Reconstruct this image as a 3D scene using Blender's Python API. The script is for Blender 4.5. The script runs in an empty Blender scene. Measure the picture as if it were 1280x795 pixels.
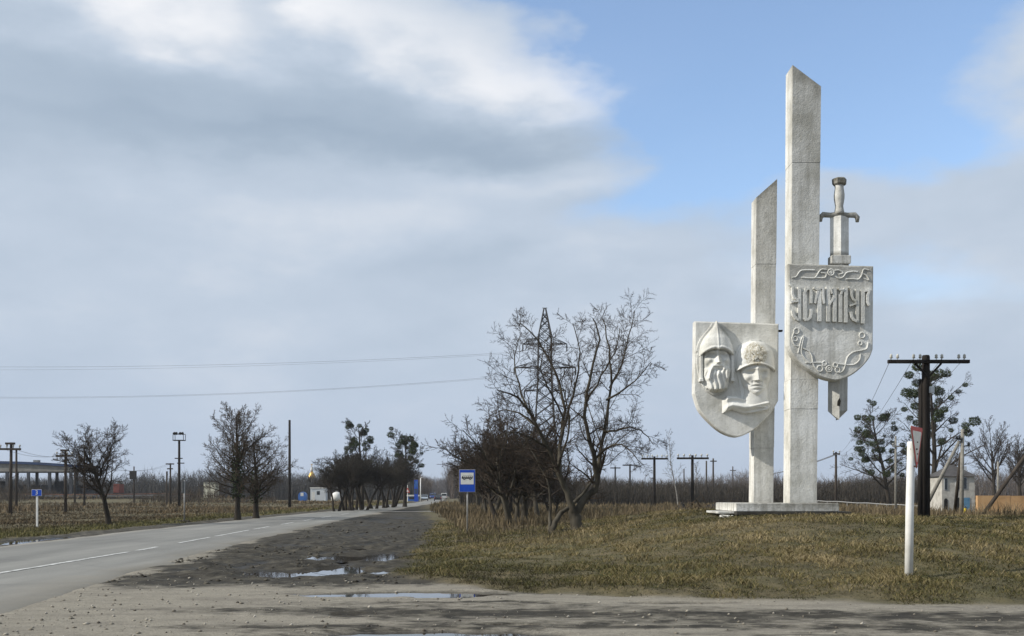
import bpy, math, random
import numpy as np
from mathutils import Vector, Matrix

R = math.radians
SC = bpy.context.scene
COL = SC.collection
random.seed(7)
RNG = np.random.default_rng(11)

# ------------------------------------------------------------------ camera
EYE = 1.6
HORIZON = 618.0
cam_data = bpy.data.cameras.new('camera')
cam_data.sensor_width = 36.0
cam_data.sensor_fit = 'HORIZONTAL'
cam_data.lens = 36.0
cam_data.shift_y = (HORIZON - 397.5) / 1280.0
cam_data.clip_start = 0.1
cam_data.clip_end = 6000.0
cam = bpy.data.objects.new('camera', cam_data)
COL.objects.link(cam)
cam.location = (0, 0, EYE)
cam.rotation_euler = (R(90), 0, 0)
SC.camera = cam

# ------------------------------------------------------------------ view
SC.view_settings.view_transform = 'Standard'
SC.view_settings.look = 'None'
SC.view_settings.exposure = 0.6
SC.view_settings.gamma = 1.0
SC.view_settings.use_curve_mapping = False
SC.cycles.use_denoising = True
SC.cycles.max_bounces = 6
SC.cycles.diffuse_bounces = 3
SC.cycles.glossy_bounces = 3
SC.cycles.transparent_max_bounces = 6
SC.cycles.volume_bounces = 0

# ------------------------------------------------------------------ sun and sky
SUN_DIR = Vector((-0.82, -0.20, 0.55)).normalized()      # towards the sun
sun_data = bpy.data.lights.new('sun', 'SUN')
sun_data.energy = 3.1
sun_data.angle = R(0.55)
sun_data.color = (1.0, 0.95, 0.86)
sun = bpy.data.objects.new('sun', sun_data)
COL.objects.link(sun)
sun.location = (-60, -20, 60)
sun.rotation_euler = (-SUN_DIR).to_track_quat('-Z', 'Y').to_euler()

world = bpy.data.worlds.new('World')
SC.world = world
world.use_nodes = True
world.cycles.sampling_method = 'MANUAL'
world.cycles.sample_map_resolution = 256
WT = world.node_tree
for n in list(WT.nodes):
    WT.nodes.remove(n)


def wn(kind, **kw):
    n = WT.nodes.new(kind)
    for k, v in kw.items():
        setattr(n, k, v)
    return n


def wlink(a, b):
    WT.links.new(a, b)


def wmath(op, a, b=None, c=None, clamp=False):
    n = wn('ShaderNodeMath', operation=op)
    n.use_clamp = clamp
    for i, v in enumerate((a, b, c)):
        if v is None:
            continue
        if isinstance(v, (int, float)):
            n.inputs[i].default_value = v
        else:
            wlink(v, n.inputs[i])
    return n.outputs[0]


def build_sky():
    out = wn('ShaderNodeOutputWorld')
    sky = wn('ShaderNodeTexSky', sky_type='NISHITA')
    sky.sun_disc = False
    sky.sun_elevation = math.asin(SUN_DIR.z)
    sky.sun_rotation = math.atan2(SUN_DIR.x, SUN_DIR.y)
    sky.altitude = 200
    sky.air_density = 1.0
    sky.dust_density = 1.2
    sky.ozone_density = 2.0
    bg_sky = wn('ShaderNodeBackground')
    bg_sky.inputs['Strength'].default_value = 0.15
    wlink(sky.outputs[0], bg_sky.inputs['Color'])

    tc = wn('ShaderNodeTexCoord')
    sep = wn('ShaderNodeSeparateXYZ')
    wlink(tc.outputs['Generated'], sep.inputs[0])
    x, y, z = sep.outputs
    # direction stretched so that clouds lie flat towards the horizon
    cmb = wn('ShaderNodeCombineXYZ')
    wlink(x, cmb.inputs[0])
    wlink(y, cmb.inputs[1])
    wlink(wmath('MULTIPLY', z, 2.3), cmb.inputs[2])

    def noise(scale, detail, rough, off=0.0, dist=0.0):
        n = wn('ShaderNodeTexNoise')
        n.inputs['Scale'].default_value = scale
        n.inputs['Detail'].default_value = detail
        n.inputs['Roughness'].default_value = rough
        n.inputs['Distortion'].default_value = dist
        va = wn('ShaderNodeVectorMath', operation='ADD')
        va.inputs[1].default_value = (off, off * 0.7, -off)
        wlink(cmb.outputs[0], va.inputs[0])
        wlink(va.outputs[0], n.inputs['Vector'])
        return n.outputs['Fac']

    n1 = noise(3.2, 5, 0.58, 1.7)
    n2 = noise(9.0, 5, 0.58, 5.1)
    n3 = noise(5.0, 5, 0.55, 9.3)
    az = wmath('ARCTAN2', x, y)
    el = wmath('ARCSINE', z)
    # ragged cloud edges: the cloud masses are displaced by noise
    az_w = wmath('ADD', az, wmath('MULTIPLY', wmath('SUBTRACT', n2, 0.5), 0.16))
    el_w = wmath('ADD', el, wmath('MULTIPLY', wmath('SUBTRACT', n3, 0.5), 0.13))

    def blob(px, py, rx, ry, amp, tilt=0.0, hard=1.0):
        """a soft cloud mass (or gap) centred on one sky direction"""
        a0 = math.atan((px - 640) / 1280)
        e0 = math.atan((618 - py) / 1280 * math.cos(a0))
        rx /= 1280
        ry /= 1280
        da = wmath('SUBTRACT', az_w, a0)
        de = wmath('SUBTRACT', el_w, e0)
        if tilt:
            ct, st = math.cos(tilt), math.sin(tilt)
            d1 = wmath('ADD', wmath('MULTIPLY', da, ct), wmath('MULTIPLY', de, st))
            d2 = wmath('SUBTRACT', wmath('MULTIPLY', de, ct), wmath('MULTIPLY', da, st))
            da, de = d1, d2
        q = wmath('ADD', wmath('POWER', wmath('ABSOLUTE', wmath('DIVIDE', da, rx)), 2.0),
                  wmath('POWER', wmath('ABSOLUTE', wmath('DIVIDE', de, ry)), 2.0))
        if hard != 1.0:
            q = wmath('POWER', q, hard)
        return wmath('MULTIPLY', wmath('EXPONENT', wmath('MULTIPLY', q, -1.0)), amp)

    def total(items):
        s = items[0]
        for i in items[1:]:
            s = wmath('ADD', s, i)
        return s

    gaps = total([
        blob(985, 20, 255, 150, 1.05, -0.10, 1.8),
        blob(660, -62, 270, 62, 0.9, -0.26, 1.6),
        blob(925, 190, 105, 115, 0.85, 0.0, 1.3),
        blob(1110, 150, 150, 80, 0.62),
        blob(1210, 185, 130, 40, 0.5),
        blob(800, 262, 90, 26, 0.5, 0.1),
        blob(1190, 345, 150, 40, 0.42),
        blob(1260, -20, 130, 50, 0.4),
    ])
    cover = wmath('ADD', wmath('SUBTRACT', 1.02, gaps),
                  wmath('MULTIPLY', wmath('SUBTRACT', n1, 0.5), 0.75))
    cover = wmath('ADD', cover, blob(1190, 90, 100, 45, 0.22, 0.1))
    cover = wmath('ADD', cover, blob(1130, 260, 170, 50, 0.35, 0.05))
    cover = wmath('MAXIMUM', cover, 0.24)
    mr = wn('ShaderNodeMapRange', interpolation_type='SMOOTHSTEP')
    mr.inputs['From Min'].default_value = 0.10
    mr.inputs['From Max'].default_value = 0.95
    wlink(cover, mr.inputs['Value'])
    cover = mr.outputs[0]

    shade = total([
        blob(330, 130, 470, 62, -0.40, -0.03, 1.4),
        blob(690, 160, 190, 34, -0.26, 0.0, 1.3),
        blob(30, 190, 230, 40, -0.22, 0.05),
        blob(330, 172, 420, 18, -0.13, 0.02, 1.5),
        blob(600, 320, 250, 24, -0.16, 0.08),
        blob(740, 255, 110, 20, -0.14),
        blob(300, 360, 330, 24, -0.06),
        blob(210, 22, 150, 44, 0.42, 0.0, 1.2),
        blob(390, 20, 60, 40, 0.18),
        blob(560, 60, 230, 42, 0.28, -0.30, 1.2),
        blob(745, 95, 100, 46, 0.26),
        blob(60, 40, 120, 30, 0.10),
        blob(330, 0, 26, 40, -0.22),
        blob(20, 0, 90, 22, -0.20),
        blob(200, 235, 330, 28, 0.05),
        blob(640, 210, 170, 26, 0.10),
        blob(620, 210, 16, 14, 0.05),
        blob(760, 320, 120, 26, 0.14),
        blob(520, 230, 300, 40, 0.05),
    ])
    shade = wmath('ADD', shade, wmath('MULTIPLY', wmath('SUBTRACT', n3, 0.5), 0.42))
    shade = wmath('ADD', shade, wmath('MULTIPLY', wmath('SUBTRACT', n2, 0.5), 0.34))
    shade = wmath('ADD', shade, 0.56, clamp=True)
    ramp = wn('ShaderNodeValToRGB')
    els = ramp.color_ramp.elements
    els[0].position = 0.0
    els[0].color = (0.34, 0.425, 0.535, 1)
    els[1].position = 1.0
    els[1].color = (0.88, 0.89, 0.92, 1)
    e = els.new(0.30)
    e.color = (0.415, 0.50, 0.61, 1)
    e = els.new(0.56)
    e.color = (0.51, 0.59, 0.70, 1)
    e = els.new(0.78)
    e.color = (0.66, 0.71, 0.785, 1)
    wlink(shade, ramp.inputs[0])
    # the haze layer above the horizon evens the clouds out
    hz = wn('ShaderNodeMapRange', interpolation_type='SMOOTHSTEP')
    hz.inputs['From Min'].default_value = 0.17
    hz.inputs['From Max'].default_value = 0.0
    wlink(el, hz.inputs['Value'])
    mixh = wn('ShaderNodeMix', data_type='RGBA')
    wlink(wmath('MULTIPLY', hz.outputs[0], 0.70), mixh.inputs['Factor'])
    wlink(ramp.outputs[0], mixh.inputs['A'])
    mixh.inputs['B'].default_value = (0.44, 0.53, 0.675, 1)
    bg_cloud = wn('ShaderNodeBackground')
    bg_cloud.inputs['Strength'].default_value = 0.70
    wlink(mixh.outputs['Result'], bg_cloud.inputs['Color'])
    fac = wmath('MAXIMUM', cover, wmath('MULTIPLY', hz.outputs[0], 0.95), clamp=True)
    mix = wn('ShaderNodeMixShader')
    wlink(fac, mix.inputs[0])
    wlink(bg_sky.outputs[0], mix.inputs[1])
    wlink(bg_cloud.outputs[0], mix.inputs[2])
    wlink(mix.outputs[0], out.inputs['Surface'])


build_sky()


# ------------------------------------------------------------------ helpers
def W(px, py, Y):
    """world point at depth Y whose direction has the given picture coordinates"""
    return Vector(((px - 640) / 1280 * Y, Y, EYE + (HORIZON - py) / 1280 * Y))


def WX(px, Y):
    return (px - 640) / 1280 * Y


def WZ(py, Y):
    return EYE + (HORIZON - py) / 1280 * Y


def vhash(ix, iy, seed):
    h = (ix.astype(np.int64) * 374761393 + iy.astype(np.int64) * 668265263 + seed * 1442695041) & 0x7fffffff
    h = ((h ^ (h >> 13)) * 1274126177) & 0x7fffffff
    h = h ^ (h >> 16)
    return (h & 0xffff) / 65535.0


def vnoise(x, y, seed=0):
    x = np.asarray(x, float)
    y = np.asarray(y, float)
    ix, iy = np.floor(x), np.floor(y)
    fx, fy = x - ix, y - iy
    fx = fx * fx * (3 - 2 * fx)
    fy = fy * fy * (3 - 2 * fy)
    a = vhash(ix, iy, seed)
    b = vhash(ix + 1, iy, seed)
    c = vhash(ix, iy + 1, seed)
    d = vhash(ix + 1, iy + 1, seed)
    return (a + (b - a) * fx) * (1 - fy) + (c + (d - c) * fx) * fy


def fbm(x, y, scale, octv=4, seed=0, gain=0.5):
    s = 0.0
    amp, tot = 1.0, 0.0
    for o in range(octv):
        s = s + amp * vnoise(x * scale, y * scale, seed + o * 17)
        tot += amp
        amp *= gain
        scale *= 2.03
    return s / tot


def sstep(a, b, v):
    t = np.clip((v - a) / (b - a), 0, 1)
    return t * t * (3 - 2 * t)


def mesh_from(name, verts, faces, mat=None, smooth=False):
    me = bpy.data.meshes.new(name)
    me.from_pydata([tuple(v) for v in verts], [], faces)
    me.update()
    if mat:
        me.materials.append(mat)
    if smooth:
        me.polygons.foreach_set('use_smooth', [True] * len(me.polygons))
    return me


def mesh_np(name, verts, faces, mat=None, smooth=False):
    """fast mesh from numpy arrays; faces is (n,k) or a list of such arrays"""
    if not isinstance(faces, (list, tuple)):
        faces = [faces]
    verts = np.asarray(verts, np.float32)
    me = bpy.data.meshes.new(name)
    me.vertices.add(len(verts))
    me.vertices.foreach_set('co', verts.ravel())
    nl = sum(f.size for f in faces)
    me.loops.add(nl)
    me.loops.foreach_set('vertex_index', np.concatenate([f.ravel() for f in faces]).astype(np.int32))
    npoly = sum(len(f) for f in faces)
    me.polygons.add(npoly)
    tot = np.concatenate([np.full(len(f), f.shape[1], np.int32) for f in faces])
    start = np.concatenate([[0], np.cumsum(tot)[:-1]]).astype(np.int32)
    me.polygons.foreach_set('loop_start', start)
    me.polygons.foreach_set('loop_total', tot)
    if smooth:
        me.polygons.foreach_set('use_smooth', np.ones(npoly, bool))
    me.update(calc_edges=True)
    me.validate()
    if mat:
        me.materials.append(mat)
    return me


def add_color(me, name, cols):
    a = me.color_attributes.new(name, 'FLOAT_COLOR', 'POINT')
    c = np.ones((len(me.vertices), 4), np.float32)
    c[:, :cols.shape[1]] = cols
    a.data.foreach_set('color', c.ravel())


def link(name, me, parent=None, loc=None):
    o = bpy.data.objects.new(name, me)
    COL.objects.link(o)
    if parent is not None:
        o.parent = parent
    if loc is not None:
        o.location = loc
    return o


def tag(o, label, cat, group=None, kind=None):
    if label:
        o['label'] = label
    if cat:
        o['category'] = cat
    if group:
        o['group'] = group
    if kind:
        o['kind'] = kind
    return o


def empty(name, loc, label=None, cat=None, group=None, rz=0.0):
    o = bpy.data.objects.new(name, None)
    COL.objects.link(o)
    o.location = loc
    o.rotation_euler = (0, 0, rz)
    o.empty_display_size = 0.3
    return tag(o, label, cat, group)


class MB:
    """collects simple solids into one mesh"""

    def __init__(self):
        self.v = []
        self.f = []

    def box(self, x0, x1, y0, y1, z0, z1):
        b = len(self.v)
        self.v += [(x0, y0, z0), (x1, y0, z0), (x1, y1, z0), (x0, y1, z0),
                   (x0, y0, z1), (x1, y0, z1), (x1, y1, z1), (x0, y1, z1)]
        for q in ((0, 3, 2, 1), (4, 5, 6, 7), (0, 1, 5, 4), (1, 2, 6, 5), (2, 3, 7, 6), (3, 0, 4, 7)):
            self.f.append(tuple(b + i for i in q))
        return self

    def tube(self, pts, rad, n=6, cap=True):
        pts = [Vector(p) for p in pts]
        if not isinstance(rad, (list, tuple)):
            rad = [rad] * len(pts)
        b = len(self.v)
        m = len(pts)
        prev = None
        for i, p in enumerate(pts):
            t = (pts[min(i + 1, m - 1)] - pts[max(i - 1, 0)]).normalized()
            if prev is None:
                ref = Vector((0, 0, 1)) if abs(t.z) < 0.9 else Vector((1, 0, 0))
                n1 = t.cross(ref).normalized()
            else:
                n1 = (prev - t * prev.dot(t)).normalized()
            prev = n1
            n2 = t.cross(n1)
            for k in range(n):
                a = 2 * math.pi * k / n
                q = p + (n1 * math.cos(a) + n2 * math.sin(a)) * rad[i]
                self.v.append(tuple(q))
        for i in range(m - 1):
            for k in range(n):
                k2 = (k + 1) % n
                self.f.append((b + i * n + k, b + i * n + k2, b + (i + 1) * n + k2, b + (i + 1) * n + k))
        if cap:
            self.f.append(tuple(b + k for k in reversed(range(n))))
            self.f.append(tuple(b + (m - 1) * n + k for k in range(n)))
        return self

    def prism(self, poly, y0, y1, axis='y'):
        """extrude a 2-D outline (counter-clockwise in x,z seen from -y)"""
        b = len(self.v)
        n = len(poly)
        for d in (y0, y1):
            for (u, w) in poly:
                if axis == 'y':
                    self.v.append((u, d, w))
                elif axis == 'x':
                    self.v.append((d, u, w))
                else:
                    self.v.append((u, w, d))
        self.f.append(tuple(b + k for k in range(n)))
        self.f.append(tuple(b + n + k for k in reversed(range(n))))
        for k in range(n):
            k2 = (k + 1) % n
            self.f.append((b + k2, b + k, b + n + k, b + n + k2))
        return self

    def lathe(self, prof, n=12, c=(0, 0, 0)):
        b = len(self.v)
        for (r, z) in prof:
            for k in range(n):
                a = 2 * math.pi * k / n
                self.v.append((c[0] + r * math.cos(a), c[1] + r * math.sin(a), c[2] + z))
        for i in range(len(prof) - 1):
            for k in range(n):
                k2 = (k + 1) % n
                self.f.append((b + i * n + k, b + i * n + k2, b + (i + 1) * n + k2, b + (i + 1) * n + k))
        self.f.append(tuple(b + k for k in reversed(range(n))))
        self.f.append(tuple(b + (len(prof) - 1) * n + k for k in range(n)))
        return self

    def build(self, name, mat, parent=None, loc=None, smooth=False, bevel=0.0):
        import bmesh
        me = mesh_from(name, self.v, self.f, mat, smooth)
        bm = bmesh.new()
        bm.from_mesh(me)
        bmesh.ops.recalc_face_normals(bm, faces=bm.faces)
        if bevel > 0:
            bmesh.ops.bevel(bm, geom=list(bm.edges), offset=bevel, segments=1, affect='EDGES', profile=0.5)
        bm.to_mesh(me)
        bm.free()
        return link(name, me, parent, loc)


# ------------------------------------------------------------------ materials
def new_mat(name):
    m = bpy.data.materials.new(name)
    m.use_nodes = True
    t = m.node_tree
    for n in list(t.nodes):
        t.nodes.remove(n)
    o = t.nodes.new('ShaderNodeOutputMaterial')
    p = t.nodes.new('ShaderNodeBsdfPrincipled')
    t.links.new(p.outputs[0], o.inputs['Surface'])
    return m, t, p


def nnoise(t, vec, scale, detail=4, rough=0.55, dist=0.0):
    n = t.nodes.new('ShaderNodeTexNoise')
    n.inputs['Scale'].default_value = scale
    n.inputs['Detail'].default_value = detail
    n.inputs['Roughness'].default_value = rough
    n.inputs['Distortion'].default_value = dist
    if vec is not None:
        t.links.new(vec, n.inputs['Vector'])
    return n.outputs['Fac']


def nramp(t, fac, stops):
    r = t.nodes.new('ShaderNodeValToRGB')
    els = r.color_ramp.elements
    els[0].position, els[0].color = stops[0][0], tuple(stops[0][1]) + (1,)
    els[1].position, els[1].color = stops[-1][0], tuple(stops[-1][1]) + (1,)
    for pos, c in stops[1:-1]:
        e = els.new(pos)
        e.color = tuple(c) + (1,)
    t.links.new(fac, r.inputs[0])
    return r.outputs[0]


def nmix(t, fac, a, b, blend='MIX'):
    m = t.nodes.new('ShaderNodeMix')
    m.data_type = 'RGBA'
    m.blend_type = blend
    for key, v in (('Factor', fac), ('A', a), ('B', b)):
        if isinstance(v, (int, float)):
            m.inputs[key].default_value = v
        elif isinstance(v, tuple):
            m.inputs[key].default_value = v + (1,) if len(v) == 3 else v
        else:
            t.links.new(v, m.inputs[key])
    return m.outputs['Result']


def nmath(t, op, a, b=None, clamp=False):
    n = t.nodes.new('ShaderNodeMath')
    n.operation = op
    n.use_clamp = clamp
    for i, v in enumerate((a, b)):
        if v is None:
            continue
        if isinstance(v, (int, float)):
            n.inputs[i].default_value = v
        else:
            t.links.new(v, n.inputs[i])
    return n.outputs[0]


def ncoord(t, which='Object', scale=(1, 1, 1)):
    c = t.nodes.new('ShaderNodeTexCoord')
    if scale == (1, 1, 1):
        return c.outputs[which]
    m = t.nodes.new('ShaderNodeMapping')
    m.inputs['Scale'].default_value = scale
    t.links.new(c.outputs[which], m.inputs[0])
    return m.outputs[0]


def nbump(t, p, height, strength, dist):
    b = t.nodes.new('ShaderNodeBump')
    b.inputs['Strength'].default_value = strength
    b.inputs['Distance'].default_value = dist
    t.links.new(height, b.inputs['Height'])
    t.links.new(b.outputs[0], p.inputs['Normal'])


def simple(name, c1, c2=None, rough=0.7, scale=4.0, bump=0.0, metal=0.0, spec=0.3, stretch=(1, 1, 1), bdist=0.01):
    m, t, p = new_mat(name)
    p.inputs['Roughness'].default_value = rough
    p.inputs['Metallic'].default_value = metal
    p.inputs['Specular IOR Level'].default_value = spec
    if c2 is None:
        c2 = tuple(c * 0.75 for c in c1)
    co = ncoord(t, 'Object', stretch)
    f = nnoise(t, co, scale, 6, 0.6)
    col = nramp(t, f, [(0.32, c2), (0.66, c1)])
    t.links.new(col, p.inputs['Base Color'])
    if bump:
        nbump(t, p, nnoise(t, co, scale * 6, 4, 0.6), bump, bdist)
    return m


M = {}
M['bark'] = simple('bark', (0.055, 0.046, 0.036), (0.022, 0.019, 0.016), 0.95, 3.0, 0.5, stretch=(1, 1, 0.35), spec=0.1)
M['bark_grey'] = simple('bark_grey', (0.095, 0.085, 0.066), (0.03, 0.026, 0.02), 0.95, 3.0, 0.6, stretch=(1, 1, 0.35), spec=0.1)
M['twig'] = simple('twig', (0.070, 0.055, 0.042), (0.035, 0.028, 0.023), 0.95, 1.5, spec=0.1)
M['twig_brown'] = simple('twig_brown', (0.095, 0.072, 0.05), (0.048, 0.038, 0.028), 0.95, 1.5, spec=0.1)
M['twig_dark'] = simple('twig_dark', (0.065, 0.056, 0.044), (0.035, 0.031, 0.026), 0.95, 1.5, spec=0.1)
M['mistletoe'] = simple('mistletoe', (0.06, 0.078, 0.026), (0.028, 0.042, 0.014), 0.7, 5.0, spec=0.2)
M['ivy'] = simple('ivy', (0.04, 0.055, 0.018), (0.018, 0.026, 0.010), 0.6, 5.0, spec=0.2)
M['birch'] = simple('birch', (0.32, 0.30, 0.27), (0.12, 0.11, 0.10), 0.9, 3.0, spec=0.1)
M['pole_wood'] = simple('pole_wood', (0.075, 0.062, 0.05), (0.035, 0.029, 0.025), 0.95, 6.0, 0.4, stretch=(1, 1, 0.12), spec=0.1)
M['pole_dark'] = simple('pole_dark', (0.035, 0.03, 0.026), (0.016, 0.014, 0.013), 0.95, 6.0, 0.5, stretch=(1, 1, 0.12), spec=0.1)
M['pole_concrete'] = simple('pole_concrete', (0.26, 0.245, 0.215), (0.16, 0.15, 0.13), 0.9, 5.0, 0.3, spec=0.2)
M['porcelain'] = simple('porcelain', (0.55, 0.55, 0.5), (0.35, 0.33, 0.28), 0.3, 8.0, spec=0.5)
M['steel_dark'] = simple('steel_dark', (0.04, 0.039, 0.038), (0.02, 0.018, 0.017), 0.7, 8.0, metal=0.2)
M['steel_grey'] = simple('steel_grey', (0.26, 0.26, 0.25), (0.15, 0.145, 0.14), 0.55, 8.0, metal=0.3)
M['galv'] = simple('galvanised', (0.36, 0.355, 0.34), (0.24, 0.235, 0.225), 0.5, 12.0, metal=0.35)
M['wire'] = simple('wire', (0.2, 0.2, 0.2), (0.15, 0.15, 0.15), 0.6, 1.0, metal=0.4)
M['white_paint'] = simple('white_paint', (0.80, 0.79, 0.76), (0.62, 0.61, 0.57), 0.55, 3.0, 0.15, spec=0.3)
M['sign_white'] = simple('sign_white', (0.72, 0.72, 0.68), (0.62, 0.62, 0.58), 0.45, 6.0)
M['sign_blue'] = simple('sign_blue', (0.012, 0.075, 0.48), (0.010, 0.06, 0.40), 0.4, 6.0)
M['sign_red'] = simple('sign_red', (0.58, 0.045, 0.025), (0.38, 0.035, 0.02), 0.5, 9.0)
M['sign_cream'] = simple('sign_cream', (0.78, 0.75, 0.66), (0.66, 0.62, 0.53), 0.55, 9.0)
M['black_paint'] = simple('black_paint', (0.012, 0.012, 0.012), (0.02, 0.02, 0.02), 0.5, 6.0)
M['roof_grey'] = simple('roof_grey', (0.085, 0.08, 0.078), (0.05, 0.046, 0.045), 0.85, 3.0, 0.3)
M['glass_dark'] = simple('glass_dark', (0.022, 0.026, 0.03), (0.012, 0.014, 0.016), 0.12, 3.0, spec=0.6)
M['door_blue'] = simple('door_blue', (0.12, 0.25, 0.38), (0.07, 0.17, 0.28), 0.6, 4.0)
M['yellow_paint'] = simple('yellow_paint', (0.75, 0.58, 0.03), (0.6, 0.44, 0.02), 0.5, 4.0)
M['shed_blue'] = simple('shed_blue', (0.03, 0.06, 0.14), (0.02, 0.035, 0.085), 0.6, 1.0)
M['concrete_old'] = simple('concrete_old', (0.27, 0.26, 0.235), (0.17, 0.16, 0.145), 0.9, 0.8, 0.2)
M['hut_wall'] = simple('hut_wall', (0.50, 0.48, 0.43), (0.30, 0.28, 0.25), 0.9, 2.5, 0.3)
M['shed_dark'] = simple('shed_dark', (0.06, 0.065, 0.075), (0.03, 0.032, 0.036), 0.9, 0.8)
M['wall_cream'] = simple('wall_cream', (0.62, 0.60, 0.48), (0.30, 0.29, 0.22), 0.85, 0.9)
M['wall_white'] = simple('wall_white', (0.70, 0.69, 0.65), (0.52, 0.50, 0.46), 0.85, 1.2)
M['wall_palegrey'] = simple('wall_palegrey', (0.55, 0.58, 0.60), (0.45, 0.47, 0.49), 0.8, 1.0)
M['gold'] = simple('gold', (0.75, 0.47, 0.14), (0.6, 0.36, 0.1), 0.35, 1.0, metal=0.7)
M['kiosk_blue'] = simple('kiosk_blue', (0.04, 0.14, 0.42), (0.03, 0.10, 0.3), 0.5, 2.0)
M['rust'] = simple('rust', (0.17, 0.07, 0.04), (0.08, 0.04, 0.03), 0.9, 3.0)
M['red_wagon'] = simple('red_wagon', (0.20, 0.055, 0.04), (0.11, 0.035, 0.03), 0.8, 1.0)
M['ballast'] = simple('ballast', (0.055, 0.05, 0.046), (0.028, 0.026, 0.024), 0.95, 1.5, 0.6)
M['earth_dark'] = simple('earth_dark', (0.036, 0.031, 0.025), (0.014, 0.012, 0.010), 0.95, 2.0, 1.0, bdist=0.05)
M['slab_shade'] = simple('painted_shade_slab', (0.06, 0.055, 0.045), (0.025, 0.023, 0.018), 0.9, 3.0, 0.5)  # near-black colour paints in the shadow under the pedestal
M['tyre'] = simple('tyre', (0.018, 0.018, 0.018), (0.012, 0.012, 0.012), 0.8, 3.0)
M['rim'] = simple('rim', (0.4, 0.4, 0.4), (0.3, 0.3, 0.3), 0.35, 3.0, metal=0.7)
M['lamp_glass'] = simple('lamp_glass', (0.75, 0.76, 0.74), (0.65, 0.66, 0.64), 0.15, 3.0, spec=0.6)
for nm, c in (('car_silver', (0.36, 0.41, 0.47)), ('car_blue', (0.03, 0.07, 0.25)), ('car_black', (0.015, 0.017, 0.02)), ('car_white', (0.7, 0.7, 0.68))):
    M[nm] = simple(nm, c, tuple(k * 0.9 for k in c), 0.25, 2.0, spec=0.6)


def m_wall_ochre():
    m, t, p = new_mat('wall_ochre')
    co = ncoord(t)
    a = nnoise(t, co, 0.8, 6, 0.65)
    col = nramp(t, a, [(0.3, (0.30, 0.17, 0.07)), (0.5, (0.47, 0.28, 0.13)), (0.72, (0.55, 0.37, 0.20))])
    b = nnoise(t, co, 4.0, 5, 0.7)
    col = nmix(t, nramp(t, b, [(0.55, (0, 0, 0)), (0.75, (0.5, 0.5, 0.5))]), col, (0.36, 0.27, 0.18))
    t.links.new(col, p.inputs['Base Color'])
    p.inputs['Roughness'].default_value = 0.9
    nbump(t, p, b, 0.4, 0.02)
    return m


M['wall_ochre'] = m_wall_ochre()


def m_monument(name, grime=0.5, top_dark=True):
    """old whitewashed concrete: stucco grain, vertical streaks, lichen and mould"""
    m, t, p = new_mat(name)
    p.inputs['Roughness'].default_value = 0.92
    p.inputs['Specular IOR Level'].default_value = 0.15
    co = ncoord(t, 'Object')
    strk = ncoord(t, 'Object', (5.0, 5.0, 0.35))
    base = nramp(t, nnoise(t, co, 1.1, 7, 0.62), [(0.34, (0.49, 0.48, 0.43)), (0.50, (0.68, 0.67, 0.625)), (0.66, (0.80, 0.795, 0.76))])
    s1 = nramp(t, nnoise(t, strk, 1.3, 6, 0.65), [(0.47, (0, 0, 0)), (0.70, (1, 1, 1))])
    col = nmix(t, nmath(t, 'MULTIPLY', s1, 0.75 * grime + 0.12), base, (0.30, 0.29, 0.255))
    # fine dark speckle
    sp = nramp(t, nnoise(t, co, 16.0, 5, 0.75), [(0.52, (0, 0, 0)), (0.74, (1, 1, 1))])
    col = nmix(t, nmath(t, 'MULTIPLY', sp, 0.8 * grime + 0.1), col, (0.24, 0.23, 0.20))
    # ochre lichen patches
    li = nramp(t, nnoise(t, co, 2.6, 6, 0.7, 0.6), [(0.60, (0, 0, 0)), (0.74, (1, 1, 1))])
    col = nmix(t, nmath(t, 'MULTIPLY', li, 0.35), col, (0.36, 0.315, 0.20))
    # weathering recorded per vertex (mould settled on old edges and tops, plus painted sun and shade)
    at = t.nodes.new('ShaderNodeAttribute')
    at.attribute_name = 'wear_and_light'
    w = nmath(t, 'MULTIPLY', at.outputs['Fac'], nmath(t, 'ADD', nnoise(t, co, 5.0, 6, 0.7), 0.35), clamp=True)
    col = nmix(t, w, col, (0.115, 0.105, 0.08))
    t.links.new(col, p.inputs['Base Color'])
    h = nmath(t, 'ADD', nnoise(t, co, 22.0, 4, 0.65), nmath(t, 'MULTIPLY', nnoise(t, co, 6.0, 3, 0.5), 0.8))
    nbump(t, p, h, 0.6, 0.024)
    return m


M['stone'] = m_monument('whitewashed_concrete', 0.55)
M['stone_grey'] = m_monument('weathered_concrete', 1.15)
M['stone_clean'] = m_monument('whitewashed_relief', 0.22)


def m_soldier():
    """whitewashed relief whose helmet front has lost its paint around the star"""
    m, t, p = new_mat('whitewashed_relief_worn')
    p.inputs['Roughness'].default_value = 0.92
    p.inputs['Specular IOR Level'].default_value = 0.15
    co = ncoord(t, 'Object')
    base = nramp(t, nnoise(t, co, 1.3, 7, 0.62), [(0.30, (0.54, 0.53, 0.485)), (0.70, (0.79, 0.785, 0.75))])
    at = t.nodes.new('ShaderNodeAttribute')
    at.attribute_name = 'wear_and_light'
    sp = nramp(t, nnoise(t, co, 20.0, 4, 0.7), [(0.40, (0.72, 0.71, 0.66)), (0.53, (0.45, 0.40, 0.29)), (0.66, (0.20, 0.175, 0.13))])
    col = nmix(t, at.outputs['Fac'], base, sp)
    t.links.new(col, p.inputs['Base Color'])
    nbump(t, p, nnoise(t, co, 22.0, 4, 0.65), 0.6, 0.018)
    return m


M['soldier'] = m_soldier()


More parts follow.
